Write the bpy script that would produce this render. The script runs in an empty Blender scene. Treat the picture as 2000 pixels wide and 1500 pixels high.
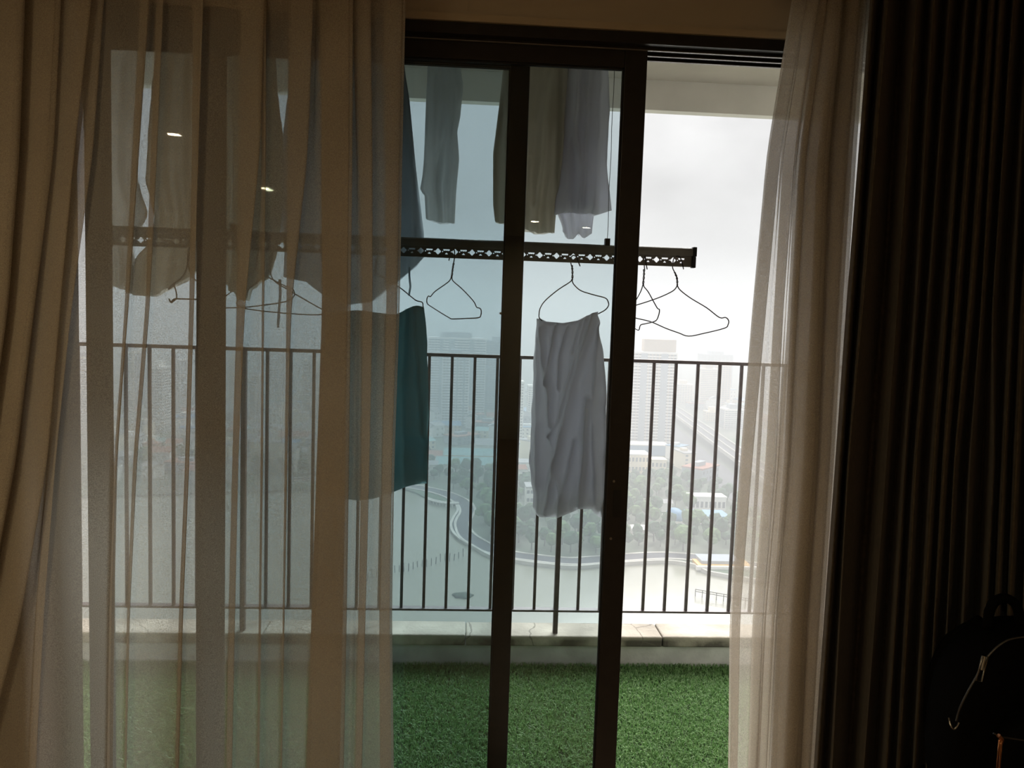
import bpy, bmesh, math, random
import numpy as np
from mathutils import Vector, Matrix, geometry
random.seed(7); RNG = np.random.default_rng(7)
sc = bpy.context.scene
COL = sc.collection

# ------------------------------------------------------------------ camera
F, D, H = 1500.0, 2.30, 1.60
PITCH, ROLL, YAW = math.radians(4.459), math.radians(1.876), math.radians(-3.387)
ROT = (Matrix.Rotation(YAW, 3, 'Z') @ Matrix.Rotation(math.pi/2-PITCH, 3, 'X') @ Matrix.Rotation(ROLL, 3, 'Z'))
CAM = Vector((0, -D, H))
cd = bpy.data.cameras.new('camera'); cam = bpy.data.objects.new('camera', cd); COL.objects.link(cam)
cd.sensor_width = 36; cd.lens = F/2000*36; cd.clip_end = 20000; cd.clip_start = 0.02
cam.matrix_world = Matrix.Translation(CAM) @ ROT.to_4x4()
sc.camera = cam
sc.view_settings.view_transform = 'Standard'; sc.view_settings.look = 'None'
sc.view_settings.gamma = 1; sc.view_settings.use_curve_mapping = False
sc.view_settings.exposure = 0.0
cy = sc.cycles
cy.transparent_max_bounces = 48; cy.max_bounces = 12; cy.diffuse_bounces = 4; cy.volume_bounces = 3
cy.transmission_bounces = 8; cy.glossy_bounces = 4
cy.sample_clamp_indirect = 8; cy.caustics_reflective = False; cy.caustics_refractive = False

# ------------------------------------------------------------------ sky
def N(nt, t, **kw):
    n = nt.nodes.new(t)
    for k, v in kw.items():
        if k in n.inputs.keys() if hasattr(n.inputs, 'keys') else False: n.inputs[k].default_value = v
        else: setattr(n, k, v)
    return n
SUN_DIR = Vector((0.30, 0.90, 0.80)).normalized()
SKY, SUN = 0.55, 8.2
sl = bpy.data.lights.new('veiled_sun', 'SUN'); sl.energy = SUN; sl.angle = math.radians(40); sl.color = (1, .97, .93)
so = bpy.data.objects.new('veiled_sun', sl); COL.objects.link(so); so.rotation_euler = (-SUN_DIR).to_track_quat('-Z', 'Y').to_euler()
w = bpy.data.worlds.new('overcast_sky'); sc.world = w; w.use_nodes = True
nt = w.node_tree; nt.nodes.clear(); L = nt.links.new
out = nt.nodes.new('ShaderNodeOutputWorld'); bg = nt.nodes.new('ShaderNodeBackground')
tc = nt.nodes.new('ShaderNodeTexCoord')
nz = nt.nodes.new('ShaderNodeTexNoise'); nz.inputs['Scale'].default_value = 5.0; nz.inputs['Detail'].default_value = 4; nz.inputs['Roughness'].default_value = .5
mp = nt.nodes.new('ShaderNodeMapping'); mp.inputs['Scale'].default_value = (1, 1, 1.8)
L(tc.outputs['Generated'], mp.inputs['Vector']); L(mp.outputs[0], nz.inputs['Vector'])
cr = nt.nodes.new('ShaderNodeMapRange'); cr.inputs['From Min'].default_value = .3; cr.inputs['From Max'].default_value = .7
cr.inputs['To Min'].default_value = .78; cr.inputs['To Max'].default_value = 1.2; L(nz.outputs['Fac'], cr.inputs['Value'])
dp = nt.nodes.new('ShaderNodeVectorMath'); dp.operation = 'DOT_PRODUCT'; dp.inputs[1].default_value = SUN_DIR
nm = nt.nodes.new('ShaderNodeVectorMath'); nm.operation = 'NORMALIZE'; L(tc.outputs['Generated'], nm.inputs[0]); L(nm.outputs[0], dp.inputs[0])
mx = nt.nodes.new('ShaderNodeMath'); mx.operation = 'MAXIMUM'; mx.inputs[1].default_value = 0; L(dp.outputs['Value'], mx.inputs[0])
pw = nt.nodes.new('ShaderNodeMath'); pw.operation = 'POWER'; pw.inputs[1].default_value = 14; L(mx.outputs[0], pw.inputs[0])
ml = nt.nodes.new('ShaderNodeMath'); ml.operation = 'MULTIPLY_ADD'; ml.inputs[1].default_value = 0.55; ml.inputs[2].default_value = 1.0; L(pw.outputs[0], ml.inputs[0])
mm = nt.nodes.new('ShaderNodeMath'); mm.operation = 'MULTIPLY'; L(cr.outputs[0], mm.inputs[0]); L(ml.outputs[0], mm.inputs[1])
# overcast sky: three times brighter overhead than at the horizon
sz = nt.nodes.new('ShaderNodeSeparateXYZ'); L(nm.outputs[0], sz.inputs[0])
zc_ = nt.nodes.new('ShaderNodeMapRange'); zc_.inputs['From Min'].default_value = 0; zc_.inputs['From Max'].default_value = 1; zc_.inputs['To Min'].default_value = SKY; zc_.inputs['To Max'].default_value = SKY*3; L(sz.outputs['Z'], zc_.inputs['Value'])
m3 = nt.nodes.new('ShaderNodeMath'); m3.operation = 'MULTIPLY'; L(mm.outputs[0], m3.inputs[0]); L(zc_.outputs[0], m3.inputs[1])
bg.inputs['Color'].default_value = (0.82, 0.815, 0.815, 1)
L(m3.outputs[0], bg.inputs['Strength']); L(bg.outputs[0], out.inputs['Surface'])

# ------------------------------------------------------------------ projection helpers
def ray(px, py): return ROT @ Vector(((px-1000)/F, -(py-750)/F, -1.0))
def P(px, py, Y):
    d = ray(px, py); return CAM + d*((Y+D)/d.y)
def PP(px, py, o, n):
    d = ray(px, py); return CAM + d*(((o-CAM).dot(n))/d.dot(n))
ZG = H-100.0
def G(px, py, z=ZG):
    d = ray(px, py); return CAM + d*((z-CAM.z)/d.z)

# ------------------------------------------------------------------ mesh helpers
class MB:
    def __init__(s): s.v = []; s.f = []; s.m = []
    def add(s, vs, fs, mi=0):
        o = len(s.v); s.v += [tuple(v) for v in vs]; s.f += [tuple(i+o for i in f) for f in fs]; s.m += [mi]*len(fs); return s
    def box(s, x0, x1, y0, y1, z0, z1, mi=0):
        return s.add([(x0,y0,z0),(x1,y0,z0),(x1,y1,z0),(x0,y1,z0),(x0,y0,z1),(x1,y0,z1),(x1,y1,z1),(x0,y1,z1)],
                     [(0,3,2,1),(4,5,6,7),(0,1,5,4),(1,2,6,5),(2,3,7,6),(3,0,4,7)], mi)
    def obox(s, c, ax, ay, z0, z1, mi=0):   # oriented box, half-vectors
        c = Vector(c); p = [c-ax-ay, c+ax-ay, c+ax+ay, c-ax+ay]
        return s.add([(q.x,q.y,z0) for q in p]+[(q.x,q.y,z1) for q in p],
                     [(0,3,2,1),(4,5,6,7),(0,1,5,4),(1,2,6,5),(2,3,7,6),(3,0,4,7)], mi)
    def tube(s, pts, r, n=6, closed=False, mi=0):
        pts = [Vector(p) for p in pts]; rings = []
        k = len(pts); up = Vector((0.13, 0.31, 0.94)).normalized()
        rr = r if hasattr(r, '__len__') else [r]*k
        for i in range(k):
            a = pts[(i-1) % k] if closed or i > 0 else pts[i]
            b = pts[(i+1) % k] if closed or i < k-1 else pts[i]
            t = (b-a).normalized() if (b-a).length > 1e-9 else Vector((0,0,1))
            u = t.cross(up)
            if u.length < 1e-4: u = t.cross(Vector((1,0,0)))
            u.normalize(); v = t.cross(u)
            rings.append([pts[i]+(u*math.cos(2*math.pi*j/n)+v*math.sin(2*math.pi*j/n))*rr[i] for j in range(n)])
        vs = [p for R_ in rings for p in R_]; fs = []
        for i in range(k if closed else k-1):
            i2 = (i+1) % k
            for j in range(n):
                fs.append((i*n+j, i*n+(j+1) % n, i2*n+(j+1) % n, i2*n+j))
        if not closed:
            fs.append(tuple(range(n-1, -1, -1))); fs.append(tuple((k-1)*n+j for j in range(n)))
        return s.add(vs, fs, mi)
    def build(s, name, mat, parent=None, smooth=False, bevel=0):
        me = bpy.data.meshes.new(name); me.from_pydata(s.v, [], s.f)
        for m_ in (mat if isinstance(mat, (list, tuple)) else [mat]): me.materials.append(m_)
        if any(s.m): me.polygons.foreach_set('material_index', s.m)
        if smooth: me.polygons.foreach_set('use_smooth', [True]*len(me.polygons))
        me.update()
        o = bpy.data.objects.new(name, me); COL.objects.link(o)
        if parent is not None: o.parent = parent
        if bevel:
            b = o.modifiers.new('bevel', 'BEVEL'); b.width = bevel; b.segments = 2; b.limit_method = 'ANGLE'
        return o
def tag(o, label=None, cat=None, group=None, kind=None):
    if label: o['label'] = label
    if cat: o['category'] = cat
    if group: o['group'] = group
    if kind: o['kind'] = kind
    return o
def empty(name, loc=(0,0,0)):
    o = bpy.data.objects.new(name, None); o.empty_display_size = .1; COL.objects.link(o); o.location = loc; return o
def thing(name, label, cat, loc=(0,0,0), group=None):
    return tag(empty(name, loc), label, cat, group)
def reparent(o, parent):
    o.parent = parent; o.matrix_parent_inverse = Matrix.Translation(-Vector(parent.location)); return o
def copy_tree(o, parent=None, loc=None):
    c = o.copy(); COL.objects.link(c)
    if parent: c.parent = parent
    if loc is not None: c.location = loc
    for ch in [x for x in o.children]: copy_tree(ch, c)
    return c
def spline(pts, n=6, closed=False):
    p = [np.array(q, float) for q in pts]; k = len(p); o = []
    for i in range(k if closed else k-1):
        a = p[(i-1) % k] if closed or i > 0 else 2*p[0]-p[1]
        b = p[i]; c = p[(i+1) % k]
        d = p[(i+2) % k] if closed or i+2 < k else 2*p[-1]-p[-2]
        for t in np.arange(n)/n:
            o.append(.5*((2*b)+(-a+c)*t+(2*a-5*b+4*c-d)*t*t+(-a+3*b-3*c+d)*t**3))
    if not closed: o.append(p[-1])
    return o

# ------------------------------------------------------------------ materials
def mat(name, c, rough=.7, amt=.12, scale=8, spec=.3, bump=0, bscale=None, metal=0, c2=None, stretch=None, sheen=0):
    m = bpy.data.materials.new(name); m.use_nodes = True; nt = m.node_tree; b = nt.nodes['Principled BSDF']
    b.inputs['Roughness'].default_value = rough; b.inputs['Specular IOR Level'].default_value = spec; b.inputs['Metallic'].default_value = metal
    if sheen: b.inputs['Sheen Weight'].default_value = sheen
    t = nt.nodes.new('ShaderNodeTexCoord'); n = nt.nodes.new('ShaderNodeTexNoise'); n.inputs['Scale'].default_value = scale; n.inputs['Detail'].default_value = 5
    src = t.outputs['Object']
    if stretch:
        mp = nt.nodes.new('ShaderNodeMapping'); mp.inputs['Scale'].default_value = stretch; nt.links.new(src, mp.inputs['Vector']); src = mp.outputs[0]
    nt.links.new(src, n.inputs['Vector'])
    r = nt.nodes.new('ShaderNodeMix'); r.data_type = 'RGBA'
    a_ = Vector(c); lo = c2 if c2 else a_*(1-amt); hi = c if c2 else a_*(1+amt)
    r.inputs[6].default_value = (*lo, 1); r.inputs[7].default_value = (*hi, 1)
    mr = nt.nodes.new('ShaderNodeMapRange'); mr.inputs['From Min'].default_value = .35; mr.inputs['From Max'].default_value = .65
    nt.links.new(n.outputs['Fac'], mr.inputs['Value']); nt.links.new(mr.outputs[0], r.inputs['Factor']); nt.links.new(r.outputs[2], b.inputs['Base Color'])
    if bump:
        bn = nt.nodes.new('ShaderNodeBump'); bn.inputs['Strength'].default_value = bump; bn.inputs['Distance'].default_value = .01
        n2 = nt.nodes.new('ShaderNodeTexNoise'); n2.inputs['Scale'].default_value = bscale or scale*6; nt.links.new(src, n2.inputs['Vector'])
        nt.links.new(n2.outputs['Fac'], bn.inputs['Height']); nt.links.new(bn.outputs[0], b.inputs['Normal'])
    return m
def cloth(name, c, trans=.35, alpha=1.0, weave=900, tcol=None, grain=.25):
    """woven cloth: diffuse + translucent, optionally see-through between the threads"""
    m = bpy.data.materials.new(name); m.use_nodes = True; nt = m.node_tree; nt.nodes.clear(); L = nt.links.new
    o = nt.nodes.new('ShaderNodeOutputMaterial'); df = nt.nodes.new('ShaderNodeBsdfDiffuse'); tr = nt.nodes.new('ShaderNodeBsdfTranslucent')
    t = nt.nodes.new('ShaderNodeTexCoord'); n = nt.nodes.new('ShaderNodeTexNoise'); n.inputs['Scale'].default_value = weave; n.inputs['Detail'].default_value = 2
    L(t.outputs['Object'], n.inputs['Vector'])
    n0 = nt.nodes.new('ShaderNodeTexNoise'); n0.inputs['Scale'].default_value = 5; L(t.outputs['Object'], n0.inputs['Vector'])
    r = nt.nodes.new('ShaderNodeMix'); r.data_type = 'RGBA'; r.inputs[6].default_value = (*(Vector(c)*.85), 1); r.inputs[7].default_value = (*(Vector(c)*1.1), 1)
    L(n0.outputs['Fac'], r.inputs['Factor']); L(r.outputs[2], df.inputs['Color'])
    tr.inputs['Color'].default_value = (*(tcol or c), 1)
    ms = nt.nodes.new('ShaderNodeMixShader'); ms.inputs[0].default_value = trans; L(df.outputs[0], ms.inputs[1]); L(tr.outputs[0], ms.inputs[2])
    last = ms.outputs[0]
    bn = nt.nodes.new('ShaderNodeBump'); bn.inputs['Strength'].default_value = .25; bn.inputs['Distance'].default_value = .002
    L(n.outputs['Fac'], bn.inputs['Height']); L(bn.outputs[0], df.inputs['Normal'])
    if alpha < 1:
        tp = nt.nodes.new('ShaderNodeBsdfTransparent'); m2 = nt.nodes.new('ShaderNodeMixShader')
        mr = nt.nodes.new('ShaderNodeMapRange'); mr.inputs['From Min'].default_value = .3; mr.inputs['From Max'].default_value = .7
        mr.inputs['To Min'].default_value = alpha-grain; mr.inputs['To Max'].default_value = alpha+grain
        L(n.outputs['Fac'], mr.inputs['Value']); L(mr.outputs[0], m2.inputs[0]); L(tp.outputs[0], m2.inputs[1]); L(last, m2.inputs[2]); last = m2.outputs[0]
    L(last, o.inputs['Surface']); return m
def glass(name, tint):
    m = bpy.data.materials.new(name); m.use_nodes = True; nt = m.node_tree; nt.nodes.clear(); L = nt.links.new
    o = nt.nodes.new('ShaderNodeOutputMaterial'); tp = nt.nodes.new('ShaderNodeBsdfTransparent'); gl = nt.nodes.new('ShaderNodeBsdfGlossy')
    gl.inputs['Roughness'].default_value = 0.0; tp.inputs['Color'].default_value = (*[math.sqrt(x) for x in tint], 1)
    fr = nt.nodes.new('ShaderNodeFresnel'); fr.inputs['IOR'].default_value = 1.5
    n = nt.nodes.new('ShaderNodeTexNoise'); n.inputs['Scale'].default_value = 3
    mu = nt.nodes.new('ShaderNodeMapRange'); mu.inputs['To Min'].default_value = .0; mu.inputs['To Max'].default_value = .004; L(n.outputs['Fac'], mu.inputs['Value']); L(mu.outputs[0], gl.inputs['Roughness'])
    ms = nt.nodes.new('ShaderNodeMixShader'); L(fr.outputs[0], ms.inputs[0]); L(tp.outputs[0], ms.inputs[1]); L(gl.outputs[0], ms.inputs[2]); L(ms.outputs[0], o.inputs['Surface']); return m
def emit(name, c, s):
    m = bpy.data.materials.new(name); m.use_nodes = True; nt = m.node_tree; nt.nodes.clear()
    o = nt.nodes.new('ShaderNodeOutputMaterial'); e = nt.nodes.new('ShaderNodeEmission'); e.inputs['Color'].default_value = (*c, 1); e.inputs['Strength'].default_value = s
    nt.links.new(e.outputs[0], o.inputs['Surface']); return m

M = dict(
 wall=mat('painted_wall', (.52,.46,.38), .85, .05, 3, bump=.05),
 ceil=mat('ceiling_paint', (.6,.57,.5), .9, .04, 3),
 floor=mat('wood_floor', (.20,.13,.08), .45, .25, 4, stretch=(1,12,1)),
 trim=mat('painted_trim', (.5,.43,.33), .6, .05, 6),
 alu=mat('black_aluminium', (.018,.016,.016), .42, .15, 30, spec=.35),
 aluside=mat('worn_aluminium', (.30,.29,.28), .4, .1, 40, metal=.6),
 gasket=mat('rubber_gasket', (.02,.02,.02), .8),
 screw=mat('screw_metal', (.25,.24,.22), .35, metal=.9),
 glass=glass('tinted_glass', (.62,.71,.735)),
 sheer=cloth('cream_sheer', (.66,.60,.52), .5, .60, weave=420, tcol=(.60,.55,.48), grain=.16),
 black=mat('blackout_fabric', (.068,.053,.038), .55, .25, 60, spec=.25, bump=.1, bscale=500, sheen=.15),
 rail=mat('railing_paint', (.13,.105,.11), .45, .2, 25, spec=.4),
 turfbase=mat('turf_backing', (.03,.05,.02), .9),
 concrete=mat('concrete_upstand', (.58,.58,.56), .85, .15, 7, bump=.2),
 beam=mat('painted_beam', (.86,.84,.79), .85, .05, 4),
 soffit=mat('shaded_soffit_paint', (.56,.52,.46), .9, .08, 3),  # darker than the beam paint; the ceiling's shade is put into the colour
 barblack=mat('rack_anodised', (.24,.235,.225), .4, .1, 30, spec=.4),
 barcap=mat('rack_plastic_cap', (.012,.012,.012), .5),
 wire=mat('hanger_wire', (.035,.028,.027), .4, .2, 60, metal=.3),
 cable=mat('steel_cable', (.12,.12,.12), .4, metal=.7),
 towel=cloth('grey_towel', (.68,.68,.715), .36, weave=700),
 teal=cloth('teal_towel', (.23,.40,.42), .42, weave=700),
 grey1=cloth('grey_jersey', (.74,.73,.77), .5, weave=800),
 grey2=cloth('taupe_cotton', (.58,.54,.47), .42, weave=800),
 grey3=cloth('pale_cotton', (.75,.73,.70), .5, weave=800),
 grey4=cloth('thin_grey_cotton', (.62,.63,.63), .46, .86, weave=800, grain=.1),
 slate=cloth('slate_cotton', (.42,.45,.48), .4, weave=800),
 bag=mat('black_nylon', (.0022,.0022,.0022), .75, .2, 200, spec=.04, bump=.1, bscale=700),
 zip=mat('zip_teeth', (.10,.10,.10), .35, metal=.8),
 steel=mat('steel_pull', (.42,.42,.40), .25, metal=1),
 brass=mat('copper_pull', (.55,.25,.12), .3, metal=1),
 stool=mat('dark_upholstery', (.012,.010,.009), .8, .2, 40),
 stoolleg=mat('dark_wood_leg', (.02,.014,.010), .5, .2, 20),
 lampbody=mat('white_lamp_ring', (.7,.68,.6), .5),
 lampglow=emit('warm_lamp_disc', (1,.78,.45), 820),
 water=mat('lake_water', (.25,.25,.19), .15, .06, .01, spec=.5, bump=.02, bscale=.2),
 land=mat('park_ground', (.06,.11,.055), .95, .35, .02, c2=(.17,.17,.14)),
 road=mat('asphalt_road', (.085,.085,.10), .9, .1, .1),
 kerb=mat('pale_kerb', (.52,.50,.45), .9, .1, .2),
 bank=mat('muddy_bank', (.26,.24,.20), .9, .2, .1),
 leaf=mat('tree_leaves', (.028,.085,.032), .9, .5, .4),
 leaf2=mat('tree_leaves_light', (.09,.17,.05), .9, .5, .4),
 bark=mat('tree_bark', (.06,.05,.04), .9),
 white=mat('white_facade', (.90,.88,.84), .8, .06, .1),
 cream=mat('cream_facade', (.86,.76,.58), .8, .06, .1),
 peach=mat('peach_facade', (.62,.44,.30), .8, .06, .1),
 bluegrey=mat('bluegrey_facade', (.34,.38,.43), .8, .06, .1),
 tan=mat('tan_band', (.52,.40,.29), .8, .06, .1),
 win=mat('window_dark', (.08,.10,.13), .3, .2, .5, spec=.5),
 redroof=mat('red_roof', (.36,.15,.10), .85, .2, .3),
 tealroof=mat('teal_sheet_roof', (.16,.34,.34), .7, .1, .3),
 blueroof=mat('blue_sheet_roof', (.08,.24,.42), .6, .1, .3),
 greyroof=mat('grey_roof', (.36,.36,.37), .85, .1, .3),
 orange=mat('orange_paint', (.75,.42,.08), .6, .1, .3),
 reed=mat('water_plants', (.02,.05,.03), .9, .4, 1),
)
def coping_material():
    m = mat('cement_coping', (.54,.49,.415), .9, .2, 5, bump=.3, bscale=60)
    nt = m.node_tree; L = nt.links.new; b = nt.nodes['Principled BSDF']
    base = b.inputs['Base Color'].links[0].from_socket
    t = nt.nodes.new('ShaderNodeTexCoord')
    g = nt.nodes.new('ShaderNodeNewGeometry')
    n = nt.nodes.new('ShaderNodeTexNoise'); n.inputs['Scale'].default_value = 4.5; n.inputs['Detail'].default_value = 6; L(t.outputs['Object'], n.inputs['Vector'])
    r = nt.nodes.new('ShaderNodeMapRange'); r.inputs['From Min'].default_value = .36; r.inputs['From Max'].default_value = .56; L(n.outputs['Fac'], r.inputs['Value'])
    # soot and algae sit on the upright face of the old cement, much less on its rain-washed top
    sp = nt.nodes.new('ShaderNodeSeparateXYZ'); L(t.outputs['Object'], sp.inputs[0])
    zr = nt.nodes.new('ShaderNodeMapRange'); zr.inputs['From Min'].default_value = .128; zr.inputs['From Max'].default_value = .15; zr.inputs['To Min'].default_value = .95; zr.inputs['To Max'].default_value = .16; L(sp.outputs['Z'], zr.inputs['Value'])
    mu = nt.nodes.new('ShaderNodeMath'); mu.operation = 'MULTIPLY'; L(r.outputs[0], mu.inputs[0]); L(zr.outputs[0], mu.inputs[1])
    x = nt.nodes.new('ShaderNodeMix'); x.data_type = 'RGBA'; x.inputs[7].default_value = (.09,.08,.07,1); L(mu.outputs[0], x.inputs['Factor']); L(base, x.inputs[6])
    # hairline cracks
    v = nt.nodes.new('ShaderNodeTexVoronoi'); v.feature = 'DISTANCE_TO_EDGE'; v.inputs['Scale'].default_value = 2.2
    nd = nt.nodes.new('ShaderNodeMixRGB'); nd.inputs[0].default_value = .12; L(t.outputs['Object'], nd.inputs[1]); L(n.outputs['Color'], nd.inputs[2]); L(nd.outputs[0], v.inputs['Vector'])
    c = nt.nodes.new('ShaderNodeMath'); c.operation = 'LESS_THAN'; c.inputs[1].default_value = .006; L(v.outputs['Distance'], c.inputs[0])
    c2 = nt.nodes.new('ShaderNodeMath'); c2.operation = 'MULTIPLY'; c2.inputs[1].default_value = .6; L(c.outputs[0], c2.inputs[0])
    y = nt.nodes.new('ShaderNodeMix'); y.data_type = 'RGBA'; y.inputs[7].default_value = (.16,.14,.12,1); L(c2.outputs[0], y.inputs['Factor']); L(x.outputs[2], y.inputs[6])
    L(y.outputs[2], b.inputs['Base Color']); return m
M['coping'] = coping_material()

# ------------------------------------------------------------------ measurements
JL = P(155, 700, .118).x                 # inner edge of the left jamb
ZHT = P(1000, 49, -.005).z              # top of the door frame
ZHB = P(1400, 93, -.005).z              # lower front edge of the head
AL = P(172, 700, .09).x; AR = P(1016, 700, .09).x     # outer (rear) sliding panel
BL = P(387, 700, .05).x; BR = P(1236, 700, .05).x     # inner (front) sliding panel
JR = P(1835, 700, 0.0).x
ZB = P(1210, 135, .05).z                # lower edge of the top rails
CEIL = 2.80
YP = None
d_ = ray(1000, 1300); YP = (H/-d_.z)*d_.y - D          # inner face of the parapet on the turf
ZC = P(1000, 1241, YP-.012).z            # top of the coping
YR = YP+.03                              # railing line
CB = P(1350, 160, YP).z                  # balcony ceiling
BB = P(1350, 221, YP+.02).z              # lower edge of the beam
YB1, YB2 = .50, .80                      # two drying bars
print('JL',JL,'JR',JR,'ZHT',ZHT,'ZHB',ZHB,'ZB',ZB,'YP',YP,'ZC',ZC,'CB',CB,'BB',BB,'A',AL,AR,'B',BL,BR)

# ------------------------------------------------------------------ room shell
XL, XR, YBK = -2.7, 3.0, -8.2
def struct(name, mb, m, parent=None, **k):
    o = mb.build(name, m, parent, **k)
    if parent is None: o['kind'] = 'structure'
    return o
WT = .20
FJ = .075                                # jamb width
mb = MB(); mb.box(XL-.2, JL-FJ, 0, WT, -.1, CEIL); mb.box(JR+FJ, XR+.2, 0, WT, -.1, CEIL); mb.box(JL-FJ, JR+FJ, 0, WT, ZHT, CEIL); mb.box(JL-FJ, JR+FJ, 0, WT, -.1, -.02)
struct('wall_window', mb, M['wall'])
struct('wall_left', MB().box(XL-.2, XL, YBK, 0, -.1, CEIL), M['wall'])
struct('wall_right', MB().box(XR, XR+.2, YBK, 0, -.1, CEIL), M['wall'])
struct('wall_back', MB().box(XL-.2, XR+.2, YBK-.2, YBK, -.1, CEIL), M['wall'])
struct('floor', MB().box(XL-.2, XR+.2, YBK-.2, 0, -.1, 0), M['floor'])
struct('ceiling', MB().box(XL-.2, XR+.2, YBK-.2, WT, CEIL, CEIL+.15), M['ceil'])
struct('trim_1', MB().box(JL-FJ-.02, JR+FJ+.02, -.012, .0, ZHT+.002, ZHT+.022), M['trim'])
struct('baseboard_left', MB().box(XL, XL+.012, YBK, 0, 0, .09), M['trim'])
struct('baseboard_right', MB().box(XR-.012, XR, YBK, 0, 0, .09), M['trim'])

# door frame with three tracks, and the two sliding panels stacked to the left
fr = empty('door_1', (0, 0, 0)); fr['kind'] = 'structure'
tag(fr, 'black aluminium sliding door frame with ribbed head track')
MB().box(JL-FJ, JR+FJ, -.005, .118, ZHB+.0, ZHT).build('frame_head', M['alu'], fr)
MB().box(JL-FJ, JL, -.005, .118, 0, ZHB).build('frame_jamb', M['alu'], fr)
MB().box(JR, JR+FJ, -.005, .118, 0, ZHB).build('frame_jamb', M['alu'], fr)
MB().box(JL, JR, -.005, .118, -.02, .018).build('frame_sill', M['alu'], fr)
for y in (.027, .072, .114):
    o = MB().box(JL, JR, y-.004, y+.004, ZHB-.007, ZHB).build('track_rib', M['alu'], fr)
    MB().box(JL, JR, y-.004, y+.004, ZHB-.009, ZHB-.007).build('rib_edge', M['aluside'], o)
    MB().box(JL, JR, y-.003, y+.003, .018, .028).build('track_rib', M['aluside'], fr)
def panel(name, label, x0, x1, y0, y1, wl, wr):
    t = thing(name, label, 'door', ((x0+x1)/2, (y0+y1)/2, .02))
    zt, zb = ZHB-.004, .02
    ps = [('stile', MB().box(x0, x0+wl, y0, y1, zb, zt)), ('stile', MB().box(x1-wr, x1, y0, y1, zb, zt)),
          ('top_rail', MB().box(x0+wl, x1-wr, y0+.002, y1-.002, ZB, zt)), ('bottom_rail', MB().box(x0+wl, x1-wr, y0+.002, y1-.002, zb, .11))]
    for n, b in ps: reparent(b.build(n, M['alu'], bevel=.002), t)
    ym = (y0+y1)/2
    reparent(MB().box(x0+wl-.006, x1-wr+.006, ym-.003, ym+.003, .104, ZB+.006).build('glass_pane', M['glass']), t)
    g = MB()
    for zz in (.11, ZB): g.box(x0+wl, x1-wr, ym-.008, ym+.008, zz-.004, zz+.004)
    for xx in (x0+wl, x1-wr): g.box(xx-.004, xx+.004, ym-.008, ym+.008, .11, ZB)
    reparent(g.build('gasket', M['gasket']), t)
    return t
wB = BR-P(1194, 700, .05).x; wA = AR-P(979, 700, .09).x
tA = panel('sliding_door_panel', 'rear sliding glass panel whose right stile stands behind the grey towel side', AL, AR, .078, .110, P(215,700,.09).x-AL, wA)
tA['label'] = 'outer tinted glass sliding panel farther left, its edge stile crossing mid-picture'
tB = panel('sliding_door_panel', 'inner tinted glass sliding panel with lock slot beside the open gap', BL, BR, .032, .066, P(437,700,.05).x-BL, wB)
xs = BR-wB/2
zl0, zl1 = P(1180, 1010, .03).z, P(1180, 958, .03).z
lk = reparent(MB().box(xs-.012, xs+.012, .0295, .033, zl0, zl1).build('lock_plate', M['barcap']), tB)
for px, py in ((1199, 940), (1193, 1052)):
    p = P(px, py, .03); b = MB(); b.tube([(p.x, .034, p.z), (p.x, .0285, p.z)], .004, 10)
    reparent(b.build('screw', M['screw']), tB)
p = P(978, 612, .077); reparent(MB().tube([(p.x, .080, p.z), (p.x, .0755, p.z)], .004, 10).build('screw', M['screw']), tA)

# ------------------------------------------------------------------ balcony shell
BXL, BXR = -3.4, 3.6
struct('floor_balcony', MB().box(BXL, BXR, WT, YP+.26, -.20, -.015), M['concrete'])
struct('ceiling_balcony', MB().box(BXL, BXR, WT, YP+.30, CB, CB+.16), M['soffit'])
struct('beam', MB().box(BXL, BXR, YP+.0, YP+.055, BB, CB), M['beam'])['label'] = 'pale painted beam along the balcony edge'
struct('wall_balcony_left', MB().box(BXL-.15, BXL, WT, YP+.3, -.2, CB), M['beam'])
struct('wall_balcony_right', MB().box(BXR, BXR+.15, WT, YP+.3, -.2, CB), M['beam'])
mb = MB(); mb.box(BXL-.2, JL-FJ, WT, WT+.01, -.2, CB); mb.box(JR+FJ, BXR+.2, WT, WT+.01, -.2, CB)
struct('wall_facade', mb, M['beam'])
par = struct('wall_parapet', MB().box(BXL, BXR, YP, YP+.14, -.015, ZC-.052), M['concrete'])
tag(par, 'low grey concrete upstand at the edge of the turf')
jx = P(1294, 1225, YP).x - .93*4
while jx < BXR:
    x0, x1 = max(jx, BXL), min(jx+.93, BXR)
    if x1-x0 > .05:
        mb = MB(); mb.box(x0+.0015, x1-.0015, YP-.014, YP+.155, ZC-.052, ZC+random.uniform(-.002, .002))
        mb.build('coping_block', M['coping'], par, bevel=.008)
    jx += .93
mb = MB(); mb.box(BXL, BXR, WT, YP, -.015, .0)
turf = thing('artificial_turf', 'bright green artificial grass mat covering the balcony floor', 'turf', (0, .7, -.015))
reparent(mb.build('turf_backing', M['turfbase']), turf)
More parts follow.
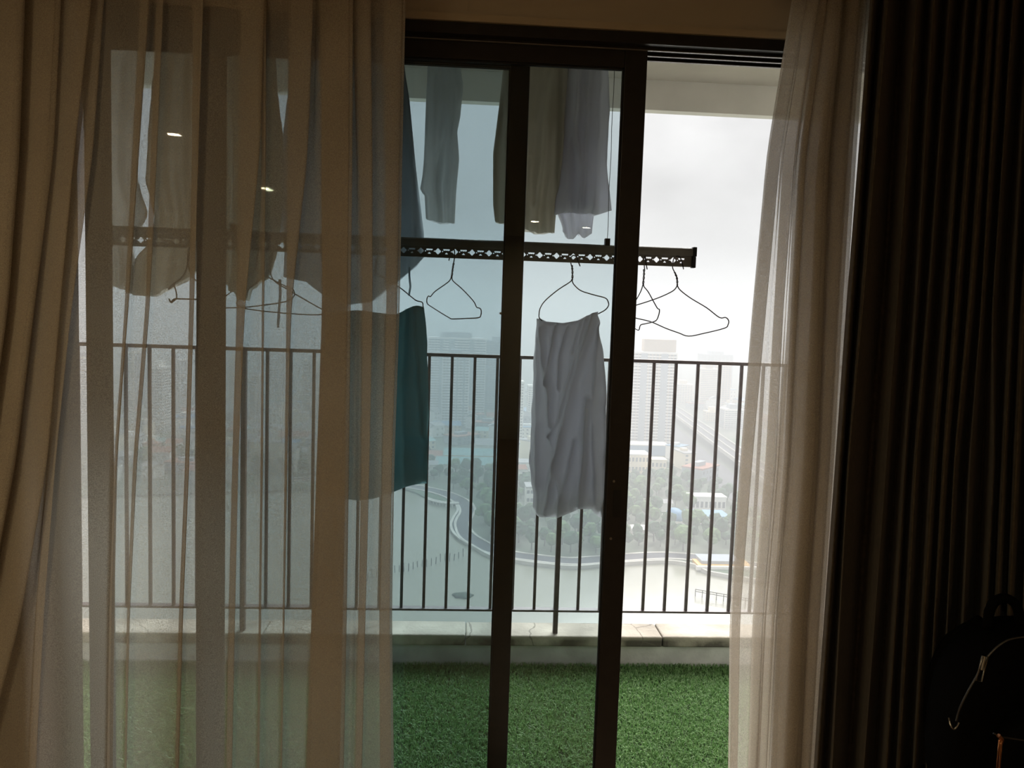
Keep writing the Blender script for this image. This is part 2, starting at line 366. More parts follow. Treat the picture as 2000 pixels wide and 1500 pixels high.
def turf_blades(n):
    x = RNG.uniform(-1.9, 2.2, n); y = RNG.uniform(WT+.005, YP-.004, n)
    h = RNG.uniform(.014, .030, n); wd = RNG.uniform(.0011, .0021, n); a = RNG.uniform(0, 2*np.pi, n); l = RNG.uniform(0, 1, n)
    lx = np.cos(a)*h*l*1.1; ly = np.sin(a)*h*l*1.1; b = a+np.pi/2+RNG.normal(0, .5, n); wx = np.cos(b)*wd; wy = np.sin(b)*wd
    v = np.empty((n, 5, 3))
    v[:,0] = np.stack([x-wx, y-wy, 0*x], 1); v[:,1] = np.stack([x+wx, y+wy, 0*x], 1)
    v[:,2] = np.stack([x+lx*.4+wx*.8, y+ly*.4+wy*.8, h*.62], 1); v[:,3] = np.stack([x+lx*.4-wx*.8, y+ly*.4-wy*.8, h*.62], 1)
    v[:,4] = np.stack([x+lx, y+ly, h*(1-.35*l)], 1)
    me = bpy.data.meshes.new('turf_blades'); me.vertices.add(n*5); me.vertices.foreach_set('co', v.ravel())
    i = np.arange(n)*5
    lp = np.stack([i, i+1, i+2, i+3, i+3, i+2, i+4], 1).ravel()
    me.loops.add(n*7); me.loops.foreach_set('vertex_index', lp.astype(np.int32))
    st = np.stack([np.arange(n)*7, np.arange(n)*7+4], 1).ravel()
    me.polygons.add(n*2); me.polygons.foreach_set('loop_start', st.astype(np.int32))
    me.update(calc_edges=True); me.validate()
    m = bpy.data.materials.new('turf_green'); m.use_nodes = True; nt = m.node_tree; nt.nodes.clear(); L = nt.links.new
    o = nt.nodes.new('ShaderNodeOutputMaterial'); df = nt.nodes.new('ShaderNodeBsdfDiffuse'); tr = nt.nodes.new('ShaderNodeBsdfTranslucent'); gl = nt.nodes.new('ShaderNodeBsdfGlossy')
    gl.inputs['Roughness'].default_value = .45; ms = nt.nodes.new('ShaderNodeMixShader'); ms.inputs[0].default_value = .3; m2 = nt.nodes.new('ShaderNodeMixShader'); m2.inputs[0].default_value = .05
    t = nt.nodes.new('ShaderNodeTexCoord'); nn = nt.nodes.new('ShaderNodeTexNoise'); nn.inputs['Scale'].default_value = 90; L(t.outputs['Object'], nn.inputs['Vector'])
    r = nt.nodes.new('ShaderNodeValToRGB'); r.color_ramp.elements[0].position = .35; r.color_ramp.elements[0].color = (.11,.26,.07,1); r.color_ramp.elements[1].position = .65; r.color_ramp.elements[1].color = (.30,.48,.20,1)
    L(nn.outputs['Fac'], r.inputs[0]); L(r.outputs[0], df.inputs[0]); L(r.outputs[0], tr.inputs[0]); L(df.outputs[0], ms.inputs[1]); L(tr.outputs[0], ms.inputs[2]); L(ms.outputs[0], m2.inputs[1]); L(gl.outputs[0], m2.inputs[2]); L(m2.outputs[0], o.inputs[0])
    me.materials.append(m)
    ob = bpy.data.objects.new('turf_blades', me); COL.objects.link(ob); ob['kind'] = 'stuff'; reparent(ob, turf)
turf_blades(150000)

# ------------------------------------------------------------------ railing
zt = P(1000, 698, YR).z; zb = P(1000, 1190, YR).z
rl = thing('balcony_railing', 'dark metal balcony railing with thin upright bars above the parapet', 'railing', (0, YR, ZC))
reparent(MB().box(BXL, BXR, YR-.020, YR+.020, zt-.006, zt+.010).build('top_rail', M['rail'], bevel=.002), rl)
reparent(MB().box(BXL, BXR, YR-.020, YR+.020, zb-.005, zb+.005).build('bottom_rail', M['rail'], bevel=.002), rl)
xp = P(1089, 1100, YR).x; sp = (P(1423, 1186, YR).x-P(784, 1186, YR).x)/15.0
bar_me = None
k0 = int((BXL-xp)/sp); k1 = int((BXR-xp)/sp)
for k in range(k0, k1+1):
    x = xp+k*sp
    if k % 14 == 0:
        o = MB().box(-.011, .011, -.013, .013, ZC-.01-zb, zt-.004-zb).build('post', M['rail'], bevel=.001); o.location = (x, YR, zb); reparent(o, rl)
    else:
        if bar_me is None:
            o = MB().box(-.0065, .0065, -.0065, .0065, 0, zt-zb-.004).build('baluster', M['rail'], bevel=.001); bar_me = o.data
        else:
            o = bpy.data.objects.new('baluster', bar_me); COL.objects.link(o)
        o.location = (x, YR, zb); reparent(o, rl)

# ------------------------------------------------------------------ drying bars
def perforated_bar(length, hgt):
    """solid rounded top rail with a punched web below; local origin at the left end, top"""
    per = .0612; web = hgt*.56; th = .0035
    parts = {}
    top = MB(); prof = []
    hs = hgt-web
    for a in np.linspace(0, math.pi, 9): prof.append((-math.cos(a)*.016, -hs*.45+math.sin(a)*hs*.45))
    prof += [(.016, -hs), (-.016, -hs)]
    n = len(prof); vs = [(0, y, z) for y, z in prof]+[(length, y, z) for y, z in prof]
    fs = [(i, (i+1) % n, n+(i+1) % n, n+i) for i in range(n)]+[tuple(range(n-1, -1, -1)), tuple(range(n, 2*n))]
    top.add(vs, fs); parts['rail'] = top
    wb = MB(); cnt = int(length/per); x0 = (length-cnt*per)/2; z0 = -hgt; z1 = -hs
    def circ(cx, cz, r, k=8): return [(cx+r*math.cos(2*math.pi*i/k), cz+r*math.sin(2*math.pi*i/k)) for i in range(k)]
    zc = (z0+z1)/2+.001
    flower = []
    for i in range(16):
        a = 2*math.pi*i/16; r = .0094+.0016*math.cos(4*a); flower.append((per*.25+r*math.cos(a), zc+r*math.sin(a)))
    dash = [(per*.75-.0115, zc+.0085), (per*.75-.0115, zc+.0045), (per*.75-.0075, zc+.002), (per*.75-.0035, zc+.004), (per*.75, zc+.002), (per*.75+.0035, zc+.004), (per*.75+.0075, zc+.002), (per*.75+.0115, zc+.0045), (per*.75+.0115, zc+.0085)]
    tri = [(per*.75-.006, zc-.0095), (per*.75+.006, zc-.0095), (per*.75, zc-.003)]
    holes = [flower, circ(per*.25+.0165, zc, .0024, 6), circ(per*.25-.0135, zc, .0024, 6), dash, tri]
    outer = [(0, z0), (per, z0), (per, z1), (0, z1)]
    loops = [outer]+holes; flat = [p for l in loops for p in l]
    tris = geometry.tessellate_polygon([[Vector((p[0], p[1], 0)) for p in l] for l in loops])
    for c in range(cnt):
        dx = x0+c*per
        vs = [(p[0]+dx, -th/2, p[1]) for p in flat]+[(p[0]+dx, th/2, p[1]) for p in flat]; m_ = len(flat)
        fs = [tuple(t) for t in tris]+[tuple(i+m_ for i in reversed(t)) for t in tris]; o = 0
        for li, l in enumerate(loops):
            k = len(l)
            for i in range(k):
                if li == 0 and i in (1, 3): continue
                fs.append((o+i, o+(i+1) % k, m_+o+(i+1) % k, m_+o+i))
            o += k
        wb.add(vs, fs)
    wb.box(0, x0, -th/2, th/2, z0, z1); wb.box(length-x0, length, -th/2, th/2, z0, z1); wb.box(0, length, -.004, .004, z0-.003, z0)
    parts['perforated_web'] = wb
    return parts
x0 = P(217, 450, YB1).x; x1 = P(1352, 500, YB1).x
zbt = P(1000, 471, YB1).z; hb = zbt-P(1000, 507, YB1).z
def drying_bar(label, xa, xb, y, ztop):
    t = thing('drying_rack_bar', label, 'drying rack', (xa, y, ztop))
    for n, b in perforated_bar(xb-xa, hb).items(): b.build(n, M['barblack'], t)
    for x in (-.012, xb-xa-.002):
        MB().box(x, x+.014, -.019, .019, -hb*.48, .003).box(x, x+.014, -.012, .012, -hb-.006, -hb*.48).build('end_cap', M['barcap'], t, bevel=.002)
    return t
lower = drying_bar('long black perforated drying bar with wire hangers, hanging lower', x0, x1, YB1, zbt)
xw = P(1186, 470, YB1).x - x0
ZB2 = CB-.012
xa2, xb2 = P(190, 120, YB2).x, P(1205, 120, YB2).x
upper = drying_bar('black perforated drying bar raised against balcony ceiling behind door head', xa2, xb2, YB2, ZB2-.01)
for t, xs_, ln, zt_ in ((lower, (xw, .42), CB-zbt, zbt), (upper, (.25, xb2-xa2-.25), CB-ZB2+.01, ZB2)):
    for x in xs_:
        MB().box(x-.009, x+.009, -.012, .012, -.004, .022).build('cable_bracket', M['barcap'], t)
        pts = [(x+.0012*math.sin(k*1.7), 0, ln*k/12) for k in range(13)]
        if ln > .05: MB().tube(pts, .0012, 5).build('lift_cable', M['cable'], t)
        MB().box(x-.02, x+.02, -.02, .02, ln-.012, ln+.001).build('ceiling_pulley', M['barcap'], t)

# ------------------------------------------------------------------ wire hangers
def hanger(label, hook, neck, loop, Y, ang, r=.0021, ax=None, group='wire hangers on the lower drying bar'):
    """hook, neck (twist) and closed loop are outlines on the hanger's own upright plane, turned by ang about the hook"""
    o = P(*(ax or neck[0]), Y); n = Vector((math.sin(math.radians(ang)), math.cos(math.radians(ang)), 0))
    q = lambda l, k=4: [Vector(v) for v in spline([PP(a, b, o, n) for a, b in l], k)]
    t = thing('wire_hanger', label, 'hanger', o, group)
    reparent(MB().tube(q(hook), r, 6).build('hook', M['wire'], smooth=True), t)
    nk = q(neck, 8); b = MB(); up = (nk[-1]-nk[0]); side = n.cross(Vector((0,0,1)))
    for ph in (0, math.pi):
        b.tube([v+(side*math.cos(i*.75+ph)+n*math.sin(i*.75+ph))*r*1.05 for i, v in enumerate(nk)], r, 5)
    reparent(b.build('twisted_neck', M['wire'], smooth=True), t)
    reparent(MB().tube(q(loop), r, 6).build('wire_loop', M['wire'], smooth=True), t)
    return t
hanger('empty bent wire hanger alone between teal towel and black stile',
  [(876.6,509),(879,500),(880,488),(883,483),(887,487),(888,500),(886,514)], [(886,514),(884,526),(882.5,539)],
  [(882,538),(880,545),(874,552),(850,569),(841,579),(837,578),(834,583),(834,591),(838,596),(858,609),(878,621),(884,623),(910,622),(934,620.6),(939,616),(940,607),(937,602),(931,600),(926,590),(914,576),(900,562),(887,551),(883,545),(883,538)], YB1, 48)
hanger('empty wire hanger seen nearly edge-on beside the open doorway',
  [(1264,526),(1262,515),(1261,504),(1259,500),(1257.5,505),(1258,515),(1259,526)], [(1258,526),(1257.5,540),(1256,556)],
  [(1256,555),(1252,568),(1243,585),(1234,600),(1231,608),(1232,616),(1234,635),(1247,645),(1251,635),(1262,632),(1280,627),(1286,617),(1288,605),(1284,602),(1276,588),(1266,570),(1258,560),(1257,555)], YB1, 62)
hanger('wide empty wire hanger farthest right on the drying bar',
  [(1335,526),(1333,516),(1329,504),(1323,500),(1316,505),(1314,517),(1314,524),(1320,536)], [(1318,532),(1322,543),(1323,556)],
  [(1323,554),(1321,561),(1313,569),(1290,580),(1262,590),(1240,597),(1234,602),(1233,612),(1238,620),(1270,628),(1300,641),(1325,650),(1345,656.5),(1375,651),(1415,641),(1422,634),(1423,626),(1417,620),(1405,620),(1380,601),(1350,583),(1330,568),(1324,560),(1323,554)], YB1, 15)
hanger('wire hanger carrying the grey towel',
  [(1133,520),(1129,510),(1126,502),(1119,499),(1115,505),(1115,514),(1118,524)], [(1117,518),(1118,530),(1118,547)],
  [(1117,545),(1113,551),(1090,566),(1066,586),(1056,600),(1053,612),(1055,623),(1075,633),(1110,633),(1150,620),(1178,608),(1188,598),(1188,590),(1182,582),(1160,576),(1135,568),(1122,557),(1118,550),(1118,545)], YB1, 28)
hanger('wire hanger carrying the dark teal towel behind the sheer curtain',
  [(724,500),(725,488),(731,482),(737,488),(738,500),(736,508)], [(736,506),(734,518),(733,531)],
  [(733,530),(725,540),(690,566),(655,590),(640,598),(634,606),(636,614),(660,620),(720,622),(780,618),(822,604),(826,597),(824,590),(813,587),(800,577),(780,561),(755,545),(736,535),(734,530)], YB1, 15)
hanger('wire hanger showing below the shirt tail behind the sheer curtain',
  [(492,492),(494,480),(500,474),(505,480),(505,492),(503,502)], [(503,500),(501,512),(500,524)],
  [(500,523),(494,530),(462,561),(440,579),(428,588),(426,596),(436,601),(480,600),(530,594),(561,588),(573,580),(575,572),(571,564),(560,560),(540,550),(515,537),(503,530),(501,523)], YB1, 20)
hanger('wire hanger with long straight shoulder reaching toward the teal towel',
  [(520,494),(522,482),(528,476),(533,482),(533,494),(531,502)], [(531,500),(529,512),(528,525)],
  [(528,524),(523,532),(500,552),(470,580),(462,592),(470,600),(500,606),(560,612),(615,615),(634,612),(638,607),(629,604),(600,588),(561,565),(540,552),(530,540),(529,524)], YB1+.02, -14)
hanger('wire hanger with notched end under the leftmost shirts',
  [(360,482),(361,472),(366,467),(371,472),(371,484),(369,492)], [(369,490),(368,502),(367,514)],
  [(367,513),(363,528),(354,543),(343,552),(334,558),(329,565),(334,562),(340,559),(344,570),(345,582),(339,588),(334,591),(330,583),(334,589),(341,584),(360,584),(387,585),(420,588),(428,580),(420,570),(400,560),(387,551),(376,541),(370,528),(368,513)], YB1, 30, r=.0026)

# ------------------------------------------------------------------ laundry
def edge(pts):
    ys = [p[1] for p in pts]; xs = [p[0] for p in pts]
    return lambda y: float(np.interp(y, ys, xs))
def dist_poly(x, y, poly):
    best = 1e9
    for (ax, ay), (bx, by) in zip(poly[:-1], poly[1:]):
        dx, dy = bx-ax, by-ay; t = max(0, min(1, ((x-ax)*dx+(y-ay)*dy)/(dx*dx+dy*dy+1e-9)))
        best = min(best, math.hypot(x-ax-t*dx, y-ay-t*dy))
    return best
def laundry(name, label, cat, m, left, right, top, bottom, Y, ang=0, thick=.03, ridges=(), RK=2.0, nu=36, nv=40, folds=3, famp=.015, group=None, back_left=0, back_up=0, parts=()):
    """a hanging cloth: front and back sheets joined round the sides, open at the hem; outlines lie on its own hanging plane"""
    Lf, Rf = edge(left), edge(right)
    ts = np.interp(np.linspace(0,1,nu+1), [p[0] for p in top], [p[1] for p in top]); bs = np.interp(np.linspace(0,1,nu+1), [p[0] for p in bottom], [p[1] for p in bottom])
    cx = (left[0][0]+right[0][0])/2; o = P(cx, top[0][1], Y); n = Vector((math.sin(math.radians(ang)), math.cos(math.radians(ang)), 0)); n.normalize()
    seed = RNG.uniform(0, 6.28, 4)
    def pt(i, v, side):
        u = i/nu; up = back_up if side > 0 else 0
        py = ts[i]+v*(bs[i]-up-ts[i]); xl, xr = Lf(py), Rf(py)
        if side > 0: xl -= back_left; xr -= back_left*.3
        px = xl+(xr-xl)*u
        prof = math.sqrt(max(0, 1-(2*u-1)**2))
        dep = side*thick*prof*(.35+.65*min(1, v*3))
        dep += famp*(.3+v)*(math.sin(u*folds*6.28+seed[0]+1.2*v)+.5*math.sin(u*folds*13.1+seed[1]-.8*v+side))*min(1, 3*prof)
        for poly, amp, wd in ridges:
            dep -= amp*RK*math.exp(-(dist_poly(px, py, poly)/wd)**2)*(1 if side < 0 else .4)
        dep += .0025*math.sin(px*.21+py*.07+seed[2])+.002*math.sin(py*.13+seed[3])
        return PP(px, py, o, n)+n*dep
    V = []; Fc = []
    ring = [(i, -1) for i in range(nu+1)]+[(i, 1) for i in range(nu-1, 0, -1)]; k = len(ring)
    for j in range(nv+1):
        for (i, s) in ring: V.append(pt(i, j/nv, s))
    for j in range(nv):
        for a in range(k): Fc.append((j*k+a, j*k+(a+1) % k, (j+1)*k+(a+1) % k, (j+1)*k+a))
    for i in range(nu):   # close the top
        a, b = i, i+1; c, d = (k-i) % k, (k-i-1) % k
        if i == 0: Fc.append((a, b, d))
        elif i == nu-1: Fc.append((a, b, c))
        else: Fc.append((a, b, d, c))
    mb = MB().add(V, Fc)
    if not parts:
        ob = mb.build(name, m, smooth=True); tag(ob, label, cat, group); return ob
    t = thing(name, label, cat, o, group); reparent(mb.build('cloth_body', m, smooth=True), t)
    for pn, pts, w_, pm in parts:
        c = [PP(a, b, o, n)-n*.012 for a, b in pts]; b = MB()
        sv = Vector((w_, 0, 0)); vs = []
        for q in c: vs += [q-sv-n*.0008, q+sv-n*.0008, q+sv+n*.0008, q-sv+n*.0008]
        fs = [(0,1,2,3), tuple(len(vs)-4+i for i in (3,2,1,0))]
        for i in range(len(c)-1):
            for j in range(4): fs.append((i*4+j, i*4+(j+1) % 4, i*4+4+(j+1) % 4, i*4+4+j))
        reparent(b.add(vs, fs).build(pn, pm), t)
    return t
# towels on the lower bar
laundry('hanging_towel', 'crumpled light grey towel draped over wire hanger between the two stiles', 'towel', M['towel'],
  [(1055,620),(1048,720),(1047,760),(1042,860),(1040,900),(1044,945),(1048,960),(1048,1010)],
  [(1170,608),(1178,680),(1184,750),(1184,850),(1181,950),(1175,1015)],
  [(0,622),(.12,628),(.4,631),(.65,626),(.8,617),(1,609)], [(0,1005),(.15,1008),(.35,1008),(.55,999),(.72,990),(.85,993),(.95,1010),(1,1012)], YB1, 28, .022,
  ridges=[([(1165,616),(1140,700),(1118,790),(1092,900),(1072,1000)], .040, 7), ([(1148,624),(1124,720),(1098,820),(1080,850)], .026, 5), ([(1090,636),(1080,700),(1076,750)], .026, 4), ([(1060,640),(1066,700),(1080,770),(1080,830)], .034, 6),
          ([(1112,640),(1098,690),(1096,760)], .022, 4), ([(1136,632),(1122,690)], .022, 4), ([(1154,780),(1148,900),(1138,985)], .034, 6), ([(1174,640),(1164,800),(1170,980)], .022, 6), ([(1052,660),(1050,800),(1052,1000)], .018, 5), ([(1080,850),(1100,960),(1108,1000)], .018, 6), ([(1128,860),(1108,960),(1098,1005)], .022, 5)],
  RK=1.0, nu=90, nv=110, famp=.006, back_left=9, back_up=16)
laundry('hanging_towel', 'dark teal towel over hanger, half behind the left sheer curtain', 'towel', M['teal'],
  [(640,606),(632,700),(629,850),(632,970)], [(828,598),(833,640),(835,700),(838,800),(837,830),(834,945)],
  [(0,612),(.3,606),(.7,615),(.82,605),(.9,598),(.95,597),(1,601)], [(0,966),(.3,975),(.5,972),(.7,958),(.85,946),(1,944)], YB1, 15, .022,
  ridges=[([(815,605),(822,700),(830,850)], .015, 6), ([(800,610),(795,750),(800,940)], .012, 8), ([(700,620),(690,800),(700,960)], .014, 12), ([(755,620),(750,800),(760,950)], .012, 10)], nu=50, nv=50, famp=.006, back_left=-3, back_up=8)
# garments on the raised bar
ZT = 112   # outline row at which the cloth meets the raised bar
def tp(px): return ZT+(px-1000)*.046
GR = 'clothes hung on the raised drying bar'
laundry('hanging_shirt', 'pale thin shirt at far left of raised bar behind sheer curtain', 'clothing', M['grey3'],
  [(150,70),(170,300),(190,480),(206,575)], [(284,76),(280,168),(272,280),(269,352),(290,420),(280,440),(259,473),(264,503),(258,575)],
  [(0,tp(190)),(1,tp(280))], [(0,556),(.3,559),(.6,562),(1,574)], YB2, 0, .03, folds=3, group=GR)
laundry('hanging_shirt', 'taupe shirt with rounded hem behind sheer curtain, second from left', 'clothing', M['grey2'],
  [(308,78),(308,95),(296,168),(288,280),(284,352),(302,424),(292,473),(265,503),(246,575)], [(404,82),(414,300),(420,500),(420,540)],
  [(0,tp(310)),(1,tp(400))], [(0,568),(.1,577),(.28,579),(.42,571),(.55,560),(.66,545),(.78,532),(1,528)], YB2+.055, 0, .024, folds=3, group=GR)
laundry('hanging_shirt', 'taupe shirt with square tab at its hem, behind inner door stile', 'clothing', M['grey2'],
  [(412,84),(424,300),(432,550)], [(537,90),(542,180),(553,265),(553,400),(541,497),(534,523),(526,543),(512,560)],
  [(0,tp(420)),(1,tp(537))], [(0,548),(.14,556),(.3,570),(.38,572),(.41,585),(.68,588),(.72,566),(.85,556),(1,545)], YB2, 0, .03, folds=3, group=GR,
  parts=[('drawstring', [(548,546),(549,575),(546,610),(544.5,640)], .005, M['slate'])])
laundry('hanging_shirt', 'big dark grey shirt left of the narrow trousers, partly behind curtain edge', 'clothing', M['slate'],
  [(563,90),(562,180),(553,265),(546,320),(546,440),(556,495),(553,545),(553,570)], [(786,100),(790,130),(801,200),(813,330),(828,455),(829,500),(829,610)],
  [(0,tp(563)),(1,tp(787))], [(0,541),(.08,546),(.17,551),(.3,578),(.45,596),(.62,590),(.8,552),(.88,533),(.95,517),(1,502)], YB2+.05, 0, .026,
  ridges=[([(795,140),(808,330),(815,500)], .015, 8), ([(770,140),(780,400)], .012, 8)], folds=4, group=GR,
  parts=[('drawstring', [(800,522),(800,540),(802,560),(799,578)], .004, M['slate'])])
laundry('hanging_trousers', 'single narrow grey trouser leg hanging alone against the sky', 'clothing', M['grey4'],
  [(836,100),(835,130),(832,200),(828,310),(825,345),(820,372),(829,380),(832,430)], [(899,100),(901,140),(905,168),(899,228),(893,258),(897,310),(891,375),(888,440)],
  [(0,tp(836)),(1,tp(899))], [(0,427),(.4,436),(1,437)], YB2, 0, .022, ridges=[([(888,180),(880,300),(872,400)], .012, 5), ([(850,150),(845,300),(860,430)], .010, 6), ([(870,260),(856,330),(850,420)], .008, 4)], nu=30, nv=50, folds=2, famp=.009, group=GR)
laundry('hanging_trousers', 'taupe trousers crossing behind the middle stile', 'clothing', M['grey2'],
  [(985,105),(982,140),(975,205),(963,300),(963,400),(967,435)], [(1112,112),(1102,300),(1087,400),(1083,457)],
  [(0,tp(985)),(1,tp(1112))], [(0,432),(.3,444),(.5,452),(.8,457),(1,455)], YB2-.012, 0, .026,
  ridges=[([(1075,140),(1060,230),(1048,400)], .014, 6), ([(1098,140),(1094,300),(1090,410)], .012, 5), ([(1030,140),(1024,300),(1020,450)], .013, 7), ([(990,150),(985,420)], .010, 6)], nu=44, nv=50, folds=3, group=GR)
laundry('hanging_shirt', 'light grey top farthest right of the raised clothes, hem cut level', 'clothing', M['grey1'],
  [(1112,112),(1101,250),(1085,380),(1082,424)], [(1188,118),(1191,215),(1185,320),(1189,360),(1195,412)],
  [(0,tp(1112)),(1,tp(1188))], [(0,421),(.27,414),(.42,416),(.6,419),(.68,422),(1,411)], YB2-.035, 0, .016,
  ridges=[([(1128,140),(1120,250),(1132,330),(1125,400)], .012, 5), ([(1150,140),(1142,260),(1136,400)], .011, 5), ([(1172,140),(1168,260),(1160,410)], .010, 6)], nu=36, nv=46, folds=2, famp=.009, group=GR)
laundry('hanging_cloth', 'thin pale grey cloth with lowest hem, tucked behind the light grey top', 'clothing', M['grey1'],
  [(1096,112),(1094,300),(1088,418),(1098,440),(1100,470)], [(1165,118),(1163,300),(1160,425),(1155,465)],
  [(0,tp(1096)),(1,tp(1165))], [(0,452),(.12,466),(.35,468),(.5,458),(.75,466),(1,456)], YB2+.03, 0, .014,
  ridges=[([(1110,140),(1108,300),(1112,450)], .010, 5), ([(1140,140),(1136,300),(1138,450)], .010, 5)], nu=30, nv=40, folds=2, famp=.009, group=GR)

# ------------------------------------------------------------------ curtains
def curtain(name, label, m, cols, rows, Y, ztop, zbot, nz=46, sub=6, wob=.004):
    """cols: (outline x at each row, depth); plan-view spline through the columns at every height"""
    zl = np.linspace(zbot, ztop, nz); X = np.zeros((len(cols), nz)); Yv = np.zeros((len(cols), nz))
    for c, (xs, dep) in enumerate(cols):
        dd = dep if hasattr(dep, '__len__') else [dep]*len(rows)
        pts = [P(x, r, Y-d) for x, r, d in zip(xs, rows, dd)]
        z = np.array([p.z for p in pts])[::-1]; x = np.array([p.x for p in pts])[::-1]; d = np.array(dd)[::-1]
        o = np.interp(zl, z, x); dv = np.interp(zl, z, d)
        lo = zl < z[0]; o[lo] = x[0]+(zl[lo]-z[0])*(x[1]-x[0])/(z[1]-z[0])*.5
        hi = zl > z[-1]; o[hi] = x[-1]+(zl[hi]-z[-1])*(x[-1]-x[-2])/(z[-1]-z[-2])*.6
        kk = np.array([.25,.5,.25]); op = np.pad(o, 1, mode='reflect', reflect_type='odd'); o = np.convolve(op, kk, 'valid')
        X[c] = o; Yv[c] = Y-dv+wob*np.sin(zl*2.1+c*1.3)
    V = []; Fc = []; n = None
    for j in range(nz):
        pl = spline(list(zip(X[:,j], Yv[:,j])), sub); n = len(pl)
        V += [(p[0], p[1], zl[j]) for p in pl]
    for j in range(nz-1):
        for i in range(n-1): Fc.append((j*n+i, j*n+i+1, (j+1)*n+i+1, (j+1)*n+i))
    return MB().add(V, Fc)
RW = [0, 300, 600, 900, 1200, 1500]
def strips(first, S, last, d0=.0):
    cols = [(first, d0)]
    for s in S:
        xl, xr = s[0], s[1]; n = s[2] if len(s) > 2 else 1; dp_ = s[3] if len(s) > 3 else .018
        xl = np.array(xl, float); xr = np.array(xr, float); w_ = xr-xl
        for k in range(n):
            a = xl+w_*.12*k; b = xr-w_*.10*k
            cols.append((a-w_*.1-2, -dp_*.1)); cols.append((b-np.minimum(w_*.15, 3), dp_)); cols.append((b, dp_*.55)); cols.append((a, -dp_*.35)); cols.append((a+np.minimum(w_*.15, 3), -dp_))
        cols.append((xr+w_*.15+2, 0))
    cols.append((last, d0)); return cols
S = [([-330]*6, [-270,-275,-285,-300,-320,-340], 2, .04), ([-230,-232,-240,-250,-270,-290], [-150,-160,-175,-200,-235,-270], 2, .04),
     ([-110,-115,-125,-150,-190,-250], [-40,-50,-70,-105,-160,-230], 2, .04), ([-30,-40,-55,-90,-145,-215], [40,30,10,-30,-95,-180], 2, .04),
     ([30,20,2,-30,-85,-165], [110,95,60,25,-30,-120], 2, .03), ([95,85,60,30,-20,-100], [172,140,112,86,35,-40], 1, .03),
     ([160,146,118,96,72,58], [200,180,140,108,84,68], 1, .012),
     ([276,258,243,222,214,210], [290,270,251,228,218,213]), ([307,296,285,262,250,245], [318,305,291,267,254,248]),
     ([378,376,371,363,352,345], [397,387,378,368,356,348]), ([474,468,463,455,448,443], [514,505,478,465,458,452]),
     ([512,514,511,509,506,503], [519,519,516,514,510,506]), ([570,565,560,556,552,548], [608,598,568,561,556,551]),
     ([628,630,632,622,612,602], [684,683,680,676,671,665], 2), ([694,702,709,707,701,695], [722,726,727,721,713,706]), ([752,754,756,748,742,744], [784,779,775,765,760,763], 1, .008)]
left_cols = strips([-400]*6, S, [787,782,778,768,761,766])
def curtain_thing(name, label, m, mb, x, y):
    o = mb.build(name, m, smooth=True); tag(o, label, 'curtain'); return o
YS = -.13
curtain_thing('sheer_curtain', 'wide cream sheer curtain with narrow folds covering the left door panels', M['sheer'], curtain('s', '', None, left_cols, RW, YS, CEIL-.035, .015), 0, 0)
e = np.array([1552,1502,1474,1450,1430,1427.])
RS = [(e, e+np.array([22,22,22,18,14,12]), 1, .006),
      ([1578,1530,1512,1496,1472,1463], [1598,1552,1530,1516,1490,1478]), ([1596,1556,1540,1520,1494,1478], [1615,1572,1556,1540,1513,1497]),
      ([1606,1568,1553,1541,1518,1506], [1646,1615,1603,1592,1572,1560], 2, .03), ([1640,1604,1590,1575,1552,1538], [1690,1667,1648,1630,1609,1590], 3, .03)]
right_cols = strips(e-2, RS, [1702,1678,1656,1638,1614,1594])
curtain_thing('sheer_curtain', 'bunched cream sheer curtain gathered beside the open doorway at right', M['sheer'], curtain('s', '', None, right_cols, RW, YS, CEIL-.035, .015), 0, 0)
# blackout curtain: pointed pleats
r0 = [1733,1790,1826,1857,1888,1913,1937,1956,1983,2012,2040,2072,2100,2130,2162,2190,2222,2252,2286,2320,2354,2390]
r6 = [1686,1754,1790,1813,1846,1868,1896,1920,1940,1976,1998,2030,2060,2090,2122,2150,2184,2214,2248,2284,2318,2356]
r9 = [1660,1732,1767,1788,1823,1846,1867,1896,1940,1960,1985,2014,2046,2076,2108,2138,2170,2202,2236,2272,2306,2344]
r15 = [1626,1686,1730,1756,1788,1812,1838,1868,1908,1934,1960,1990,2022,2052,2084,2114,2148,2180,2214,2250,2286,2324]
rows4 = [0, 600, 900, 1500]
rid = [np.array(q, float) for q in zip(r0, r6, r9, r15)]
dc = [(np.array([1698,1652,1632,1590.]), .0), (np.array([1708,1662,1642,1600.]), .03)]
for i, q in enumerate(rid):
    prev = dc[-1][0]
    dc.append((prev*.5+q*.5, -.10)); dc.append((q-4, .03)); dc.append((q, .055)); dc.append((q+4, .03))
curtain_thing('blackout_curtain', 'heavy black pleated blackout curtain at right edge of room', M['black'], curtain('b', '', None, dc, rows4, -.27, CEIL-.035, .015, sub=5), 0, 0)
for y, lb in ((YS, 'curtain track for the sheer curtains on the ceiling near the door'), (-.27, 'curtain track for the blackout curtain on the ceiling, nearer the room')):
    t = thing('curtain_track', lb, 'curtain track', (0, y, CEIL-.04))
    reparent(MB().box(XL+.02, XR-.02, y-.012, y+.012, CEIL-.022, CEIL).build('rail', M['lampbody']), t)
    b = MB()
    for k in range(60): b.box(XL+.1+k*.09, XL+.112+k*.09, y-.005, y+.005, CEIL-.045, CEIL-.02)
    o = reparent(b.build('gliders', M['lampbody']), t); o['kind'] = 'stuff'

